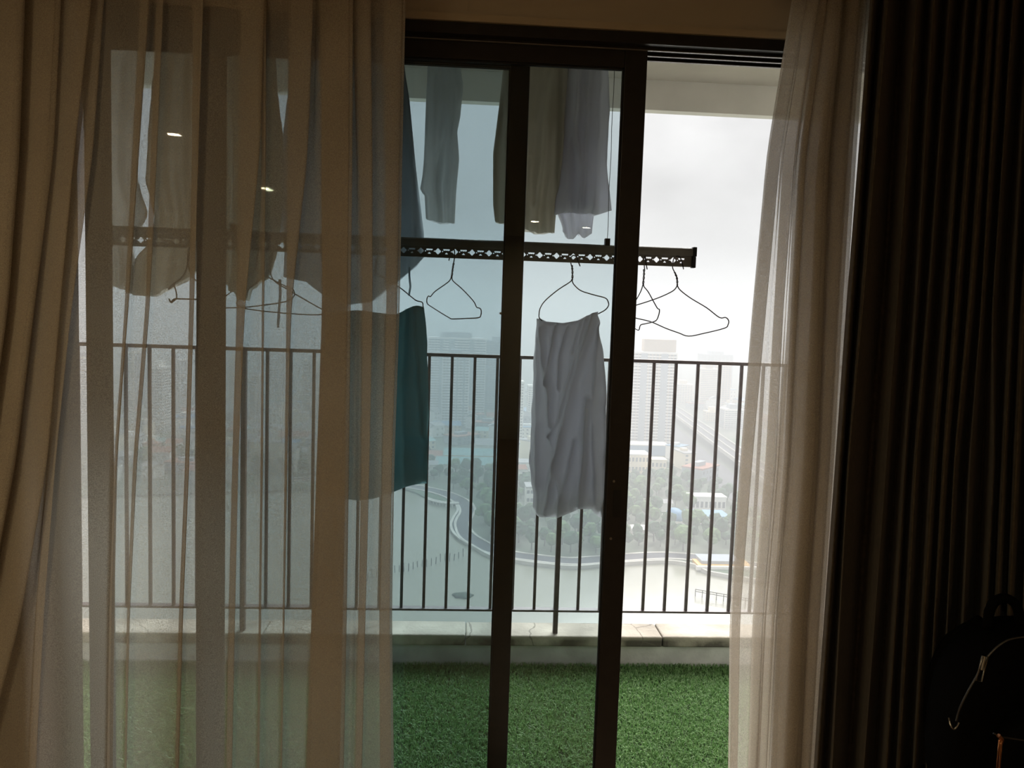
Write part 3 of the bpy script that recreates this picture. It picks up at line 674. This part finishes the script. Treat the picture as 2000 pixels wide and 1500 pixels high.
# ------------------------------------------------------------------ recessed ceiling lamps (their mirror images show in the panes)
def lamp_at(px, py, yg):
    d = ray(px, py); t = (CEIL-.004-CAM.z)/d.z; q = CAM+d*t; return Vector((q.x, 2*yg-q.y, CEIL))
LP = [(232,203,.094), (340,263,.094), (520,368,.049), (1045,433,.049), (1145,445,.049)]
words = ['nearest the left curtain', 'second from the left curtain', 'left of the room centre', 'deep in the room near the back', 'deepest in the room, right one of a pair']
def lamp(loc, label):
    t = thing('recessed_downlight', label, 'ceiling lamp', loc, 'recessed ceiling lamps')
    n = 24; vs = []; R0, R1 = .062, .046
    for r, z in ((R0, 0), (R0, -.004), (R1, -.006), (R1, -.001)): vs += [(r*math.cos(2*math.pi*i/n), r*math.sin(2*math.pi*i/n), z) for i in range(n)]
    MB().add(vs, [(a*n+i, a*n+(i+1) % n, a*n+n+(i+1) % n, a*n+n+i) for a in range(3) for i in range(n)]).build('trim_ring', M['lampbody'], t, smooth=True)
    MB().add([(R1*math.cos(2*math.pi*i/n), R1*math.sin(2*math.pi*i/n), -.0025) for i in range(n)], [tuple(range(n-1, -1, -1))]).build('light_disc', M['lampglow'], t)
for (a, b, yg), wd in zip(LP, words):
    q = lamp_at(a, b, yg); print('lamp', tuple(round(v, 2) for v in q)); lamp(q, 'round warm recessed ceiling lamp, '+wd)

# ------------------------------------------------------------------ backpack on a stool, lower right
YK = -.75
def kp(px, py, dy=0): return P(px, py, YK+dy)
c0 = kp(2010, 1400, .1); topz = kp(1960, 1215, .1).z
BW = kp(2195, 1400, .1).x-kp(1838, 1400, .1).x
BX = (kp(2195, 1400, .1).x+kp(1838, 1400, .1).x)/2; BZ0 = topz-.47
bp = thing('backpack', 'black nylon backpack with metal zip pulls in the dark corner', 'backpack', (BX, YK+.1, BZ0))
def superell(w_, d_, z0, z1, n=28, m=20, e=.42, e2=.5, taper=.0, bulge=0):
    vs = []; sg = lambda v, p_: math.copysign(abs(v)**p_, v)
    for j in range(m+1):
        ph = -math.pi/2+math.pi*j/m; cz, sz = sg(math.cos(ph), e2), sg(math.sin(ph), e2)
        z = (z0+z1)/2+(z1-z0)/2*sz; tt = 1-taper*max(0, (z-(z0+z1)/2)/((z1-z0)/2))**2
        for i in range(n):
            a = 2*math.pi*i/n
            vs.append((w_/2*tt*sg(math.cos(a), e)*cz, d_/2*sg(math.sin(a), e)*cz, z))
    return vs, [(j*n+i, j*n+(i+1) % n, j*n+n+(i+1) % n, j*n+n+i) for j in range(m) for i in range(n)]
def bpart(name, vs, fs, m, off=(0,0,0)):
    o = MB().add([(v[0]+off[0], v[1]+off[1], v[2]+off[2]) for v in vs], fs).build(name, m, bp, smooth=True); return o
hgt = .47
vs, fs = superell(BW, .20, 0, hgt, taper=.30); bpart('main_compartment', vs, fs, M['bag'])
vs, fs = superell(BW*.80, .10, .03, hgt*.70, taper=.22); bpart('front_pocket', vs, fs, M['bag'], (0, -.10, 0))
fy = YK-.03
def loc(px, py, dy=-.03): return kp(px, py, dy)-Vector(bp.location)
zl_ = [loc(1868,1408,-.045), loc(1874,1385,-.052), loc(1890,1352,-.056), loc(1908,1320,-.058), loc(1918,1298,-.058), loc(1934,1277,-.058), loc(1952,1260,-.058), loc(1972,1249,-.058), loc(2000,1244,-.058), loc(2040,1243,-.058), loc(2090,1262,-.055), loc(2140,1320,-.05)]
MB().tube([Vector(v) for v in spline(zl_, 4)], .0022, 6).build('zip_track', M['zip'], bp, smooth=True)
def pull(name, a, b, w_, m, dy):
    pa, pb = loc(*a, dy), loc(*b, dy); dv = (pb-pa); s = Vector((dv.z, 0, -dv.x)).normalized()*w_
    o = MB().tube([pa-s, pa+s, pb+s, pb-s], .0018, 6, closed=True).build(name, m, bp, smooth=True)
    MB().tube([pa, pa+dv*.55], .0028, 6).build('pull_bar', m, o)
    return o
pull('zip_pull', (1924,1282), (1912,1330), .0058, M['steel'], -.064)
pull('zip_pull', (1954,1445), (1950,1500), .0025, M['brass'], -.165)
MB().tube([loc(1950,1436,-.165), loc(1957,1444,-.165), loc(1954,1452,-.165)], .004, 6).build('zip_slider', M['brass'], bp)
MB().tube([loc(1940,1432,-.16), loc(1958,1440,-.162), loc(2000,1446,-.162), loc(2060,1448,-.162)], .0016, 6).build('pocket_zip', M['zip'], bp)
MB().tube([Vector(v) for v in spline([loc(1853,1402,-.01), loc(1857,1417,-.02), loc(1863,1424,-.02), loc(1869,1419,-.02), loc(1873,1411,-.02)], 3)], .0018, 6).build('buckle_loop', M['steel'], bp)
MB().tube([Vector(v) for v in spline([loc(1928,1225,.1), loc(1932,1196,.1), loc(1942,1176,.1), loc(1962,1168,.1), loc(1982,1178,.1), loc(1990,1198,.1), loc(1992,1225,.1)], 4)], .011, 8).build('top_handle', M['bag'], bp, smooth=True)
for sx in (-1, 1):
    pts = spline([(sx*BW*.18, .09, hgt*.93), (sx*BW*.27, .15, hgt*.75), (sx*BW*.33, .16, hgt*.45), (sx*BW*.36, .10, hgt*.12)], 5)
    MB().tube([Vector(v) for v in pts], .016, 8).build('shoulder_strap', M['bag'], bp, smooth=True)
st = thing('stool', 'dark upholstered square stool under the backpack', 'stool', (BX, YK+.08, 0))
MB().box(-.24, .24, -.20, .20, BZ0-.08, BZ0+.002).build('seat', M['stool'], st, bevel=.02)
for sx in (-1, 1):
    for sy in (-1, 1):
        b = MB(); b.tube([(sx*.21, sy*.17, 0), (sx*.19, sy*.15, BZ0-.075)], [.014, .022], 8); b.build('leg', M['stoolleg'], st)

# ------------------------------------------------------------------ the city, 100 m below eye level
gnd = MB(); far = 7500
shore_px = [(-900,1000),(-300,985),(100,972),(400,962),(650,954),(780,953),(837,974),(862,981),(891,985),(899,1000),(892,1014),(889,1027),(898,1050),(927,1069),(958,1086),(994,1093),(1049,1101),(1116,1107),(1168,1104),(1216,1100),(1300,1096),(1356,1104),(1380,1116),(1420,1124),(1500,1136),(1700,1160),(2200,1210)]
sh = [Vector(v) for v in spline([G(*q, ZG) for q in shore_px], 4)]
struct('water', MB().box(-3500, 3500, 30, 3000, ZG-1.0, ZG-.9), M['water'])['label'] = 'pale green lake below the balcony'
poly = [(p.x, p.y) for p in sh]+[(4500, sh[-1].y), (4500, far), (-4500, far), (-4500, sh[0].y)]
tri = geometry.tessellate_polygon([[Vector((x, y, 0)) for x, y in poly]])
vs = [(x, y, ZG) for x, y in poly]; n = len(poly)
fs = [tuple(t) for t in tri]+[(i, i+1, n+i+1, n+i) for i in range(len(sh)-1)]
struct('ground', MB().add(vs+[(x, y, ZG-1.2) for x, y in poly], fs), M['land'])['label'] = 'hazy city ground beyond the lake'
def ribbon(pts, w_, z0, z1, side=0):
    mb = MB(); v = []
    for i, p in enumerate(pts):
        a = pts[max(0, i-1)]; b = pts[min(len(pts)-1, i+1)]; t = (b-a); t.z = 0; t.normalize(); nn = Vector((-t.y, t.x, 0))
        for s in (-.5, .5):
            q = p+nn*(w_*s+side); v += [(q.x, q.y, z0), (q.x, q.y, z1)]
    f = []
    for i in range(len(pts)-1):
        o = i*4; f += [(o+1, o+3, o+7, o+5), (o, o+1, o+5, o+4), (o+2, o+6, o+7, o+3)]
    f += [(0, 2, 3, 1), tuple(len(v)-4+k for k in (0, 1, 3, 2))]
    return mb.add(v, f)
rd_px = [(560,936),(700,938),(800,950),(860,962),(898,978),(911,995),(903,1012),(899,1027),(908,1044),(937,1063),(978,1080),(1049,1091),(1116,1097),(1168,1094),(1216,1090),(1300,1086),(1380,1092),(1460,1104),(1700,1135),(2100,1180)]
rd = [Vector(v) for v in spline([G(*q) for q in rd_px], 5)]
road = thing('lakeside_road', 'dark curving road following the lake shore', 'road', rd[40])
reparent(ribbon(rd, 7.5, ZG, ZG+.25).build('carriageway', M['road']), road)
for s in (-4.6, 4.6): reparent(ribbon(rd, 1.3, ZG, ZG+.45, s).build('kerb', M['kerb']), road)
bank = [Vector(v) for v in sh[24:]]
o = ribbon(bank, 1.2, ZG-1.1, ZG+.6).build('lake_embankment', M['kerb']); tag(o, 'pale stone edge of the lake below the road', 'embankment')
# boardwalk on stilts
bw = thing('boardwalk', 'small boardwalk on stilts curving over the lake edge', 'pier', G(862, 983))
bpts = [G(834,976), G(848,981), G(864,984.5), G(880,986), G(896,985)]
reparent(ribbon(bpts, 3.2, ZG+.6, ZG+1.0).build('deck', M['kerb']), bw)
for k in range(11):
    p = bpts[0].lerp(bpts[-1], k/10.); q = G(834+6.2*k, 978+11*math.sin(math.pi*k/20.), ZG)
    b = MB(); b.tube([(q.x, q.y, ZG-1), (q.x, q.y, ZG+2.0)], .16, 6); reparent(b.build('stilt', M['white']), bw)
reparent(MB().tube([p+Vector((0, -1.5, 2.0)) for p in bpts], .12, 5).build('handrail', M['white']), bw)
sk = thing('stake_row', 'row of dark mooring stakes standing in the lake', 'stakes', G(840, 1100))
for k in range(24):
    q = G(700+k*8.9, 1132-k*2.05+2*math.sin(k*1.3)); hh = random.uniform(1.6, 3.0)
    reparent(MB().tube([(q.x, q.y, ZG-1), (q.x+random.uniform(-.2, .2), q.y, ZG+hh)], .2, 6).build('stake', M['bark']), sk)
pr = thing('water_fence', 'low post and rail fence in the lake near the right curtain', 'fence', G(1390, 1155))
pa, pb = G(1358, 1160), G(1470, 1180)
for k in range(9):
    q = pa.lerp(pb, k/8.); reparent(MB().tube([(q.x, q.y, ZG-1), (q.x, q.y, ZG+1.9)], .16, 6).build('post', M['bark']), pr)
for dz in (1.0, 1.8): reparent(MB().tube([pa+Vector((0,0,dz)), pb+Vector((0,0,dz))], .16, 6).build('rail', M['bark']), pr)
q = G(904, 1160); b = MB(); vs, fs = superell(7.5, 5.5, -.9, 1.3, 20, 10, 1.0, 1.0)
b.add([(v[0]*(1+.15*math.sin(v[1]*2)), v[1]*(1+.2*math.sin(v[0]*1.7)), v[2]) for v in vs], fs)
o = b.build('floating_plants', M['reed'], smooth=True); o.location = (q.x, q.y, ZG-.9); tag(o, 'small dark green clump floating on the lake', 'plants')
# promontory with coloured boats and kiosk
kq = G(1400, 1106); ko = thing('kiosk', 'orange and blue lakeside kiosk terrace near the right curtain', 'kiosk', kq)
reparent(MB().box(kq.x-9, kq.x+14, kq.y-3, kq.y+6, ZG, ZG+1.3).build('terrace', M['orange']), ko)
reparent(MB().box(kq.x-7, kq.x+10, kq.y-1, kq.y+9, ZG+1.3, ZG+2.6).build('canopy', M['bluegrey']), ko)
reparent(MB().box(kq.x-10, kq.x+16, kq.y-4.4, kq.y-3, ZG-.5, ZG+1.2).build('edge_wall', M['white']), ko)

def pxw(px, p): return px/F*(p-CAM).length   # a width in metres from its angular width
def tower(label, xl, xr, base, top, wall, band, depth=22, floors=26, cols=10, notch=(), crown=None, rot=0, group=None, name='tower_block'):
    p = G((xl+xr)/2, base); wd = (G(xr, base)-G(xl, base)).length
    d = ray((xl+xr)/2, top); zt_ = CAM.z+d.z*((p.y-CAM.y)/d.y); hh = zt_-ZG
    t = thing(name, label, 'building', p, group)
    MB().box(-wd/2, wd/2, .6, depth, 0, hh).build('body', wall, t)
    fb = MB(); fh = hh/floors; wn = MB(); segs = []
    x = -wd/2; cuts = [(-wd/2+a*wd, -wd/2+b*wd) for a, b in notch]
    for a, b in cuts: segs.append((x, a)); x = b
    segs.append((x, wd/2))
    for k in range(floors+1):
        z = k*fh
        for a, b in segs: fb.box(a, b, -.2, .9, z-fh*.2, min(z+fh*.2, hh+.5))
    for side in (-1, 1): fb.box(side*wd/2-.4, side*wd/2+.4, 0, .9, 0, hh)
    cw = wd/cols
    for k in range(floors):
        z = k*fh+fh*.3
        for c in range(cols):
            xx = -wd/2+(c+.5)*cw
            wn.box(xx-cw*.32, xx+cw*.32, .45, .7, z, z+fh*.42)
    nsd = max(3, int(depth/4))
    for sd in (-1, 1):
        for k in range(floors):
            z = k*fh+fh*.3
            for c in range(nsd):
                yy = .6+(c+.5)*(depth-.6)/nsd
                wn.box(sd*wd/2-.15, sd*wd/2+.15, yy-1.1, yy+1.1, z, z+fh*.42)
    o = fb.build('floor_bands', band, t); o['kind'] = 'stuff'
    o = wn.build('windows', M['win'], t); o['kind'] = 'stuff'
    if cuts:
        for a, b in cuts: MB().box(a, b, .35, .62, 0, hh).build('recess_panel', M['bluegrey'], t)
    MB().box(-wd/2-.3, wd/2+.3, .3, depth+.3, hh, hh+1.4).build('roof_parapet', band, t)
    cl, cr_, ch = crown or (.3, .7, 5)
    MB().box(-wd/2+cl*wd, -wd/2+cr_*wd, 3, depth-2, hh+1, hh+1+ch).build('roof_house', wall, t)
    t.rotation_euler.z = rot
    return t
tower('white apartment tower with tan floor bands right of the open doorway stile', 1222, 1311, 868, 690, M['tan'], M['white'], 26, 30, 14, notch=((.27,.40),(.68,.82)), crown=(.33,.98,11), rot=-.12)
tower('pale apartment tower with balcony grid seen left of middle stile', 862, 913, 832, 695, M['bluegrey'], M['white'], 20, 25, 8, notch=((.52,.58),(.78,.84)), rot=.05)
tower('broad blue-grey apartment slab behind the pale balcony tower', 834, 944, 812, 662, M['bluegrey'], M['white'], 24, 30, 18, notch=((.2,.26),(.36,.46),(.72,.8)), crown=(.2,.75,6))
tower('grey tower touching the middle stile behind the broad slab', 940, 1000, 800, 668, M['bluegrey'], M['bluegrey'], 24, 28, 9)
tower('slim cream tower close right of middle stile', 1003, 1019, 872, 748, M['cream'], M['white'], 16, 22, 4)
tower('slim white tower beside the grey towel edge', 1030, 1060, 842, 756, M['white'], M['white'], 16, 20, 6)
tower('tan gridded apartment block between right railing bars', 1368, 1399, 795, 722, M['tan'], M['cream'], 24, 20, 9)
tower('peach apartment block beside the tan gridded one', 1404, 1423, 796, 716, M['peach'], M['peach'], 22, 20, 4)
tower('pale grey mid-rise at far right by the sheer curtain', 1416, 1450, 838, 802, M['bluegrey'], M['white'], 16, 9, 6)
tower('small yellow block below the tan tower', 1380, 1405, 823, 806, M['cream'], M['cream'], 12, 5, 6)
tower('low cream block between railing bars left of the tan tower', 1318, 1350, 788, 752, M['cream'], M['white'], 20, 11, 7)
tower('far hazy tower above the railing at right', 1374, 1424, 770, 694, M['bluegrey'], M['bluegrey'], 30, 26, 8)
for i, (a, b_, c, d2) in enumerate([(236,262,812,690),(284,318,846,720),(330,352,800,705),(446,470,806,700),(486,506,820,735),(524,556,800,690),(590,622,815,706),(690,716,806,700),(735,760,830,720),(1130,1165,802,700),(1470,1500,806,716),(1530,1580,815,706),(140,180,806,700),(20,70,815,700)]):
    tower('hazy distant apartment tower seen dimly through curtain or railing', a, b_, c, d2, M['white' if i % 2 else 'bluegrey'], M['cream' if i % 3 == 0 else 'white'], 20, 22, 6, group='distant hazy towers')
def low(name, label, xl, xr, base, hgt_, wall, roof, depth=14, kind='flat', windows=None, cat='building'):
    p = G((xl+xr)/2, base); wd = (G(xr, base)-G(xl, base)).length
    t = thing(name, label, cat, p)
    MB().box(-wd/2, wd/2, 0, depth, 0, hgt_).build('walls', wall, t)
    if kind == 'flat': MB().box(-wd/2-.4, wd/2+.4, -.4, depth+.4, hgt_, hgt_+.7).build('roof', roof, t)
    elif kind == 'gable':
        v = [(-wd/2-.6, -.8, hgt_), (wd/2+.6, -.8, hgt_), (wd/2+.6, depth+.8, hgt_), (-wd/2-.6, depth+.8, hgt_), (-wd/2-.6, depth/2, hgt_+depth*.16), (wd/2+.6, depth/2, hgt_+depth*.16)]
        MB().add(v, [(0,1,5,4), (2,3,4,5), (0,4,3), (1,2,5), (0,3,2,1)]).build('roof', roof, t)
    else:
        vs, fs = superell(wd, depth, -5, 5, 24, 12, 1, 1); MB().add([(v[0], v[1]+depth/2, max(0, v[2])+hgt_) for v in vs], fs).build('roof', roof, t, smooth=True)
    if windows:
        nr, nc = windows
        for r in range(nr):
            for c in range(nc):
                xx = -wd/2+(c+.5)*wd/nc; zz = hgt_*(r+.3)/nr
                MB().box(xx-.7, xx+.7, -.12, .1, zz, zz+hgt_/nr*.42).build('window', M['win'], t)
    return t
low('podium', 'blue glazed podium at the foot of the white tower', 1224, 1304, 890, 8, M['blueroof'], M['white'], 18)
low('office_building', 'long cream low building left of the small yellow house', 1205, 1266, 925, 13, M['cream'], M['white'], 16, windows=(2,9))
low('yellow_house', 'small yellow building with two rows of windows behind railing bars', 1271, 1300, 934, 12, M['cream'], M['cream'], 10, windows=(2,4))
low('market_shed', 'long teal roofed market shed, nearest of three', 852, 972, 922, 5, M['white'], M['tealroof'], 22, 'gable')
low('market_shed', 'long teal roofed market shed, middle of three', 868, 980, 903, 5, M['cream'], M['tealroof'], 22, 'gable')
low('market_shed', 'long pale roofed market shed, farthest of three', 930, 1030, 885, 6, M['white'], M['greyroof'], 22, 'gable')
low('red_roof_hall', 'low hall with faded red roof left of the teal sheds', 835, 862, 905, 5, M['cream'], M['redroof'], 18, 'gable')
low('white_block', 'white three-storey block left of the grey towel hem', 1027, 1056, 1000, 13, M['white'], M['greyroof'], 12, windows=(3,4))
low('white_hall', 'white hall with slanted pale roof under the grey towel hem', 1090, 1150, 1012, 6, M['white'], M['greyroof'], 14, 'gable')
low('swimming_hall', 'long white building behind blue canopies at right', 1350, 1416, 1000, 8, M['white'], M['white'], 9, windows=(1,8))
low('blue_dome', 'rounded blue tent roof between right railing bars', 1308, 1344, 1030, 3, M['white'], M['blueroof'], 16, 'dome', cat='tent')
low('blue_canopy', 'flat blue pool canopy right of the rounded blue tent', 1352, 1424, 1024, 3.5, M['white'], M['blueroof'], 14)
low('white_tent', 'white peaked marquee among lakeside trees', 1236, 1278, 1046, 3, M['white'], M['white'], 8, 'gable', cat='tent')
low('small_white_house', 'small white house in the trees by the lake, near the right', 1292, 1312, 1000, 5, M['white'], M['greyroof'], 8, 'gable')
low('dark_office', 'low dark-windowed block left of the grey towel', 1000, 1042, 925, 7, M['white'], M['greyroof'], 14, windows=(1,7))
# elevated highway
hw = [G(1180,752), G(1240,778), G(1300,803), G(1350,838), G(1400,876), G(1450,914), G(1520,965), G(1640,1045)]
hw = [Vector(v) for v in spline(hw, 5)]
h_ = thing('elevated_highway', 'elevated highway running diagonally behind the right railing bars', 'highway', hw[20])
reparent(ribbon(hw, 16, ZG+6, ZG+7.4).build('deck', M['road']), h_)
for s in (-8.3, -.2, 8.3): reparent(ribbon(hw, .9, ZG+6, ZG+8.8, s).build('barrier', M['kerb']), h_)
reparent(ribbon(hw, 22, ZG, ZG+.2, -24).build('side_road', M['road']), h_)
for p in hw[::3]: reparent(MB().box(p.x-1.2, p.x+1.2, p.y-1, p.y+1, ZG, ZG+6).build('pier', M['kerb']), h_)
# city houses
hm = {}
def house(kind):
    if kind in hm: return hm[kind]
    w_, dp, hh = [(9,11,9),(14,12,12),(20,12,7),(7,14,14),(26,15,6)][kind % 5]
    mb = MB(); mb.box(-w_/2, w_/2, 0, dp, 0, hh, 0); oy = dp/2
    if kind % 2: mb.box(-w_/2-.3, w_/2+.3, -.3, dp+.3, hh, hh+.8, 1); mb.box(-w_/4, w_/6, dp*.4, dp*.7, hh+.8, hh+3, 0)
    else: mb.add([(-w_/2-.5,-.6,hh),(w_/2+.5,-.6,hh),(w_/2+.5,dp+.6,hh),(-w_/2-.5,dp+.6,hh),(-w_/2-.5,dp/2,hh+dp*.22),(w_/2+.5,dp/2,hh+dp*.22)], [(0,1,5,4),(2,3,4,5),(0,4,3),(1,2,5)], 1)
    fl = max(2, int(hh/3.4)); nc = max(2, int(w_/3.5))
    for f in range(fl):
        for c in range(nc):
            x = -w_/2+(c+.5)*w_/nc; z = f*hh/fl+1; mb.box(x-.7, x+.7, -.1, .05, z, z+1.5, 2)
    wl = [M['white'], M['cream'], M['peach'], M['bluegrey'], M['white']][kind//2 % 5]; rf = [M['redroof'], M['greyroof'], M['tealroof'], M['greyroof'], M['blueroof'], M['redroof'], M['greyroof']][kind % 7]
    mb.v = [(a, b-oy, c) for a, b, c in mb.v]; o = mb.build('city_house', [wl, rf, M['win']]); hm[kind] = o; return o
used = set(); cnt = 0
placed = []
def foot(o, r): placed.append((o.x, o.y, r))
def free(p, r): return all((p.x-a)**2+(p.y-b)**2 > (r+c)**2 for a, b, c in placed)
for ob in list(COL.objects):
    if ob.parent is None and ob.get('category') in ('building', 'tent') and ob.location.z < -50:
        ws = [max(abs(v.co.x) for v in c.data.vertices) for c in ob.children if c.type == 'MESH']; ds = [max(v.co.y for v in c.data.vertices) for c in ob.children if c.type == 'MESH']
        wd, dp2 = max(ws), max(ds); k_ = max(1, int(2*wd/dp2+.5))
        for i_ in range(k_):
            x_ = -wd+(i_+.5)*2*wd/k_; a_ = ob.rotation_euler.z
            placed.append((ob.location.x+x_*math.cos(a_)-dp2/2*math.sin(a_), ob.location.y+x_*math.sin(a_)+dp2/2*math.cos(a_), max(dp2*.55, wd/k_)))
def inside_road(p, pts, r): return any((p-q).xy.length < r for q in pts)
LAB = ['small distant city house with %s roof among the hazy low-rise blocks' % c for c in ('red', 'grey', 'teal', 'grey', 'blue', 'red', 'grey')]
tries = 0
while cnt < 290 and tries < 20000:
    tries += 1
    px = random.uniform(200, 1560); py = 775+165*random.random()**.8
    if 845 < px < 985 and py > 868: continue
    if 1195 < px < 1310 and py > 850: continue
    p = G(px, py)
    if inside_road(p, hw, 40) or inside_road(p, rd, 26): continue
    k = random.randrange(14); s = random.uniform(.9, 1.5); hr = [7.5,10,12.5,8,16.5][k % 5]*s
    if not free(p, hr): continue
    foot(p, hr); src = house(k)
    if k not in used: o = src; used.add(k)
    else: o = src.copy(); COL.objects.link(o)
    o.location = p; o.rotation_euler.z = random.choice((0, .15, -.2, 1.57, .8)); o.scale = (s, s, random.uniform(.8, 1.4))
    tag(o, LAB[k % 7], 'house', 'low-rise city houses with %s roofs' % ('red', 'grey', 'teal', 'grey', 'blue', 'red', 'grey')[k % 7]); cnt += 1
# trees
def tree_mesh(seed, m):
    r = random.Random(seed); mb = MB(); mb.tube([(0,0,0), (.1,0,2.2), (0,.1,4)], [.3,.22,.12], 5, mi=1)
    bm = bmesh.new()
    for k in range(4):
        g = bmesh.ops.create_icosphere(bm, subdivisions=2 if k == 0 else 1, radius=1)
        s = 2.6 if k == 0 else r.uniform(1.3, 1.9); c = Vector((0, 0, 5.2)) if k == 0 else Vector((r.uniform(-2,2), r.uniform(-2,2), r.uniform(4,6.6)))
        for v in g['verts']: v.co = c+v.co*s*r.uniform(.8, 1.15)
    bm.verts.index_update(); mb.add([v.co[:] for v in bm.verts], [[v.index for v in f.verts] for f in bm.faces], 0); bm.free()
    return mb.build('park_tree', [m, M['bark']], smooth=False)
tm = [tree_mesh(1, M['leaf']), tree_mesh(2, M['leaf2']), tree_mesh(3, M['leaf'])]; tu = set(); cnt = 0; tries = 0
shx = [q[0] for q in shore_px]; shy = [q[1] for q in shore_px]
while cnt < 290 and tries < 20000:
    tries += 1
    px = random.uniform(230, 1480)
    if random.random() < .55: px = random.uniform(900, 1440)
    ys = np.interp(px, [560,800,898,911,937,978,1049,1168,1300,1460], [934,948,975,1000,1050,1070,1082,1085,1078,1090])-4
    py = ys-random.random()**1.3*min(150, ys-870)
    if px < 880 and py > 940: continue
    if 900 < px < 930 and py > 985 and px < 915: continue
    if 850 < px < 985 and py < 925: continue
    if 1345 < px < 1426 and 985 < py < 1024: continue
    if 1305 < px < 1348 and 1005 < py < 1031: continue
    if 1026 < px < 1058 and 985 < py < 1005: continue
    if 1205 < px < 1302 and py < 936: continue
    p = G(px, py)
    if inside_road(p, rd, 9.5) or inside_road(p, hw, 34): continue
    k = random.randrange(3); s = random.uniform(.9, 1.6)
    if not free(p, 3.3*s): continue
    foot(p, 3.3*s)
    if k not in tu: o = tm[k]; tu.add(k)
    else: o = tm[k].copy(); COL.objects.link(o)
    o.location = p; o.scale = (s, s, s*random.uniform(.85, 1.1)); o.rotation_euler.z = random.uniform(0, 6.28)
    tag(o, ['round dark green tree in the hazy lakeside park', 'round yellowish green tree in the hazy lakeside park', 'round dark green tree in the hazy lakeside park'][k], 'tree', 'trees of the lakeside park'); cnt += 1

# ------------------------------------------------------------------ haze over the city
HZ, HD = (.77,.785,.81,1), .0016     # smog: part scatters, part absorbs
m = bpy.data.materials.new('haze'); m.use_nodes = True; nt = m.node_tree; nt.nodes.clear()
o = nt.nodes.new('ShaderNodeOutputMaterial'); v = nt.nodes.new('ShaderNodeVolumeScatter'); v.inputs['Anisotropy'].default_value = .0
va = nt.nodes.new('ShaderNodeVolumeAbsorption'); va.inputs['Color'].default_value = HZ; va.inputs['Density'].default_value = HD
v.inputs['Color'].default_value = HZ; v.inputs['Density'].default_value = HD; ad = nt.nodes.new('ShaderNodeAddShader')
nt.links.new(v.outputs[0], ad.inputs[0]); nt.links.new(va.outputs[0], ad.inputs[1]); nt.links.new(ad.outputs[0], o.inputs['Volume'])
hz = MB().box(-4400, 4400, 14, 7400, ZG-2.5, ZG+165).build('haze', m); hz['kind'] = 'stuff'; hz['label'] = 'grey morning haze over the city'; hz['category'] = 'haze'
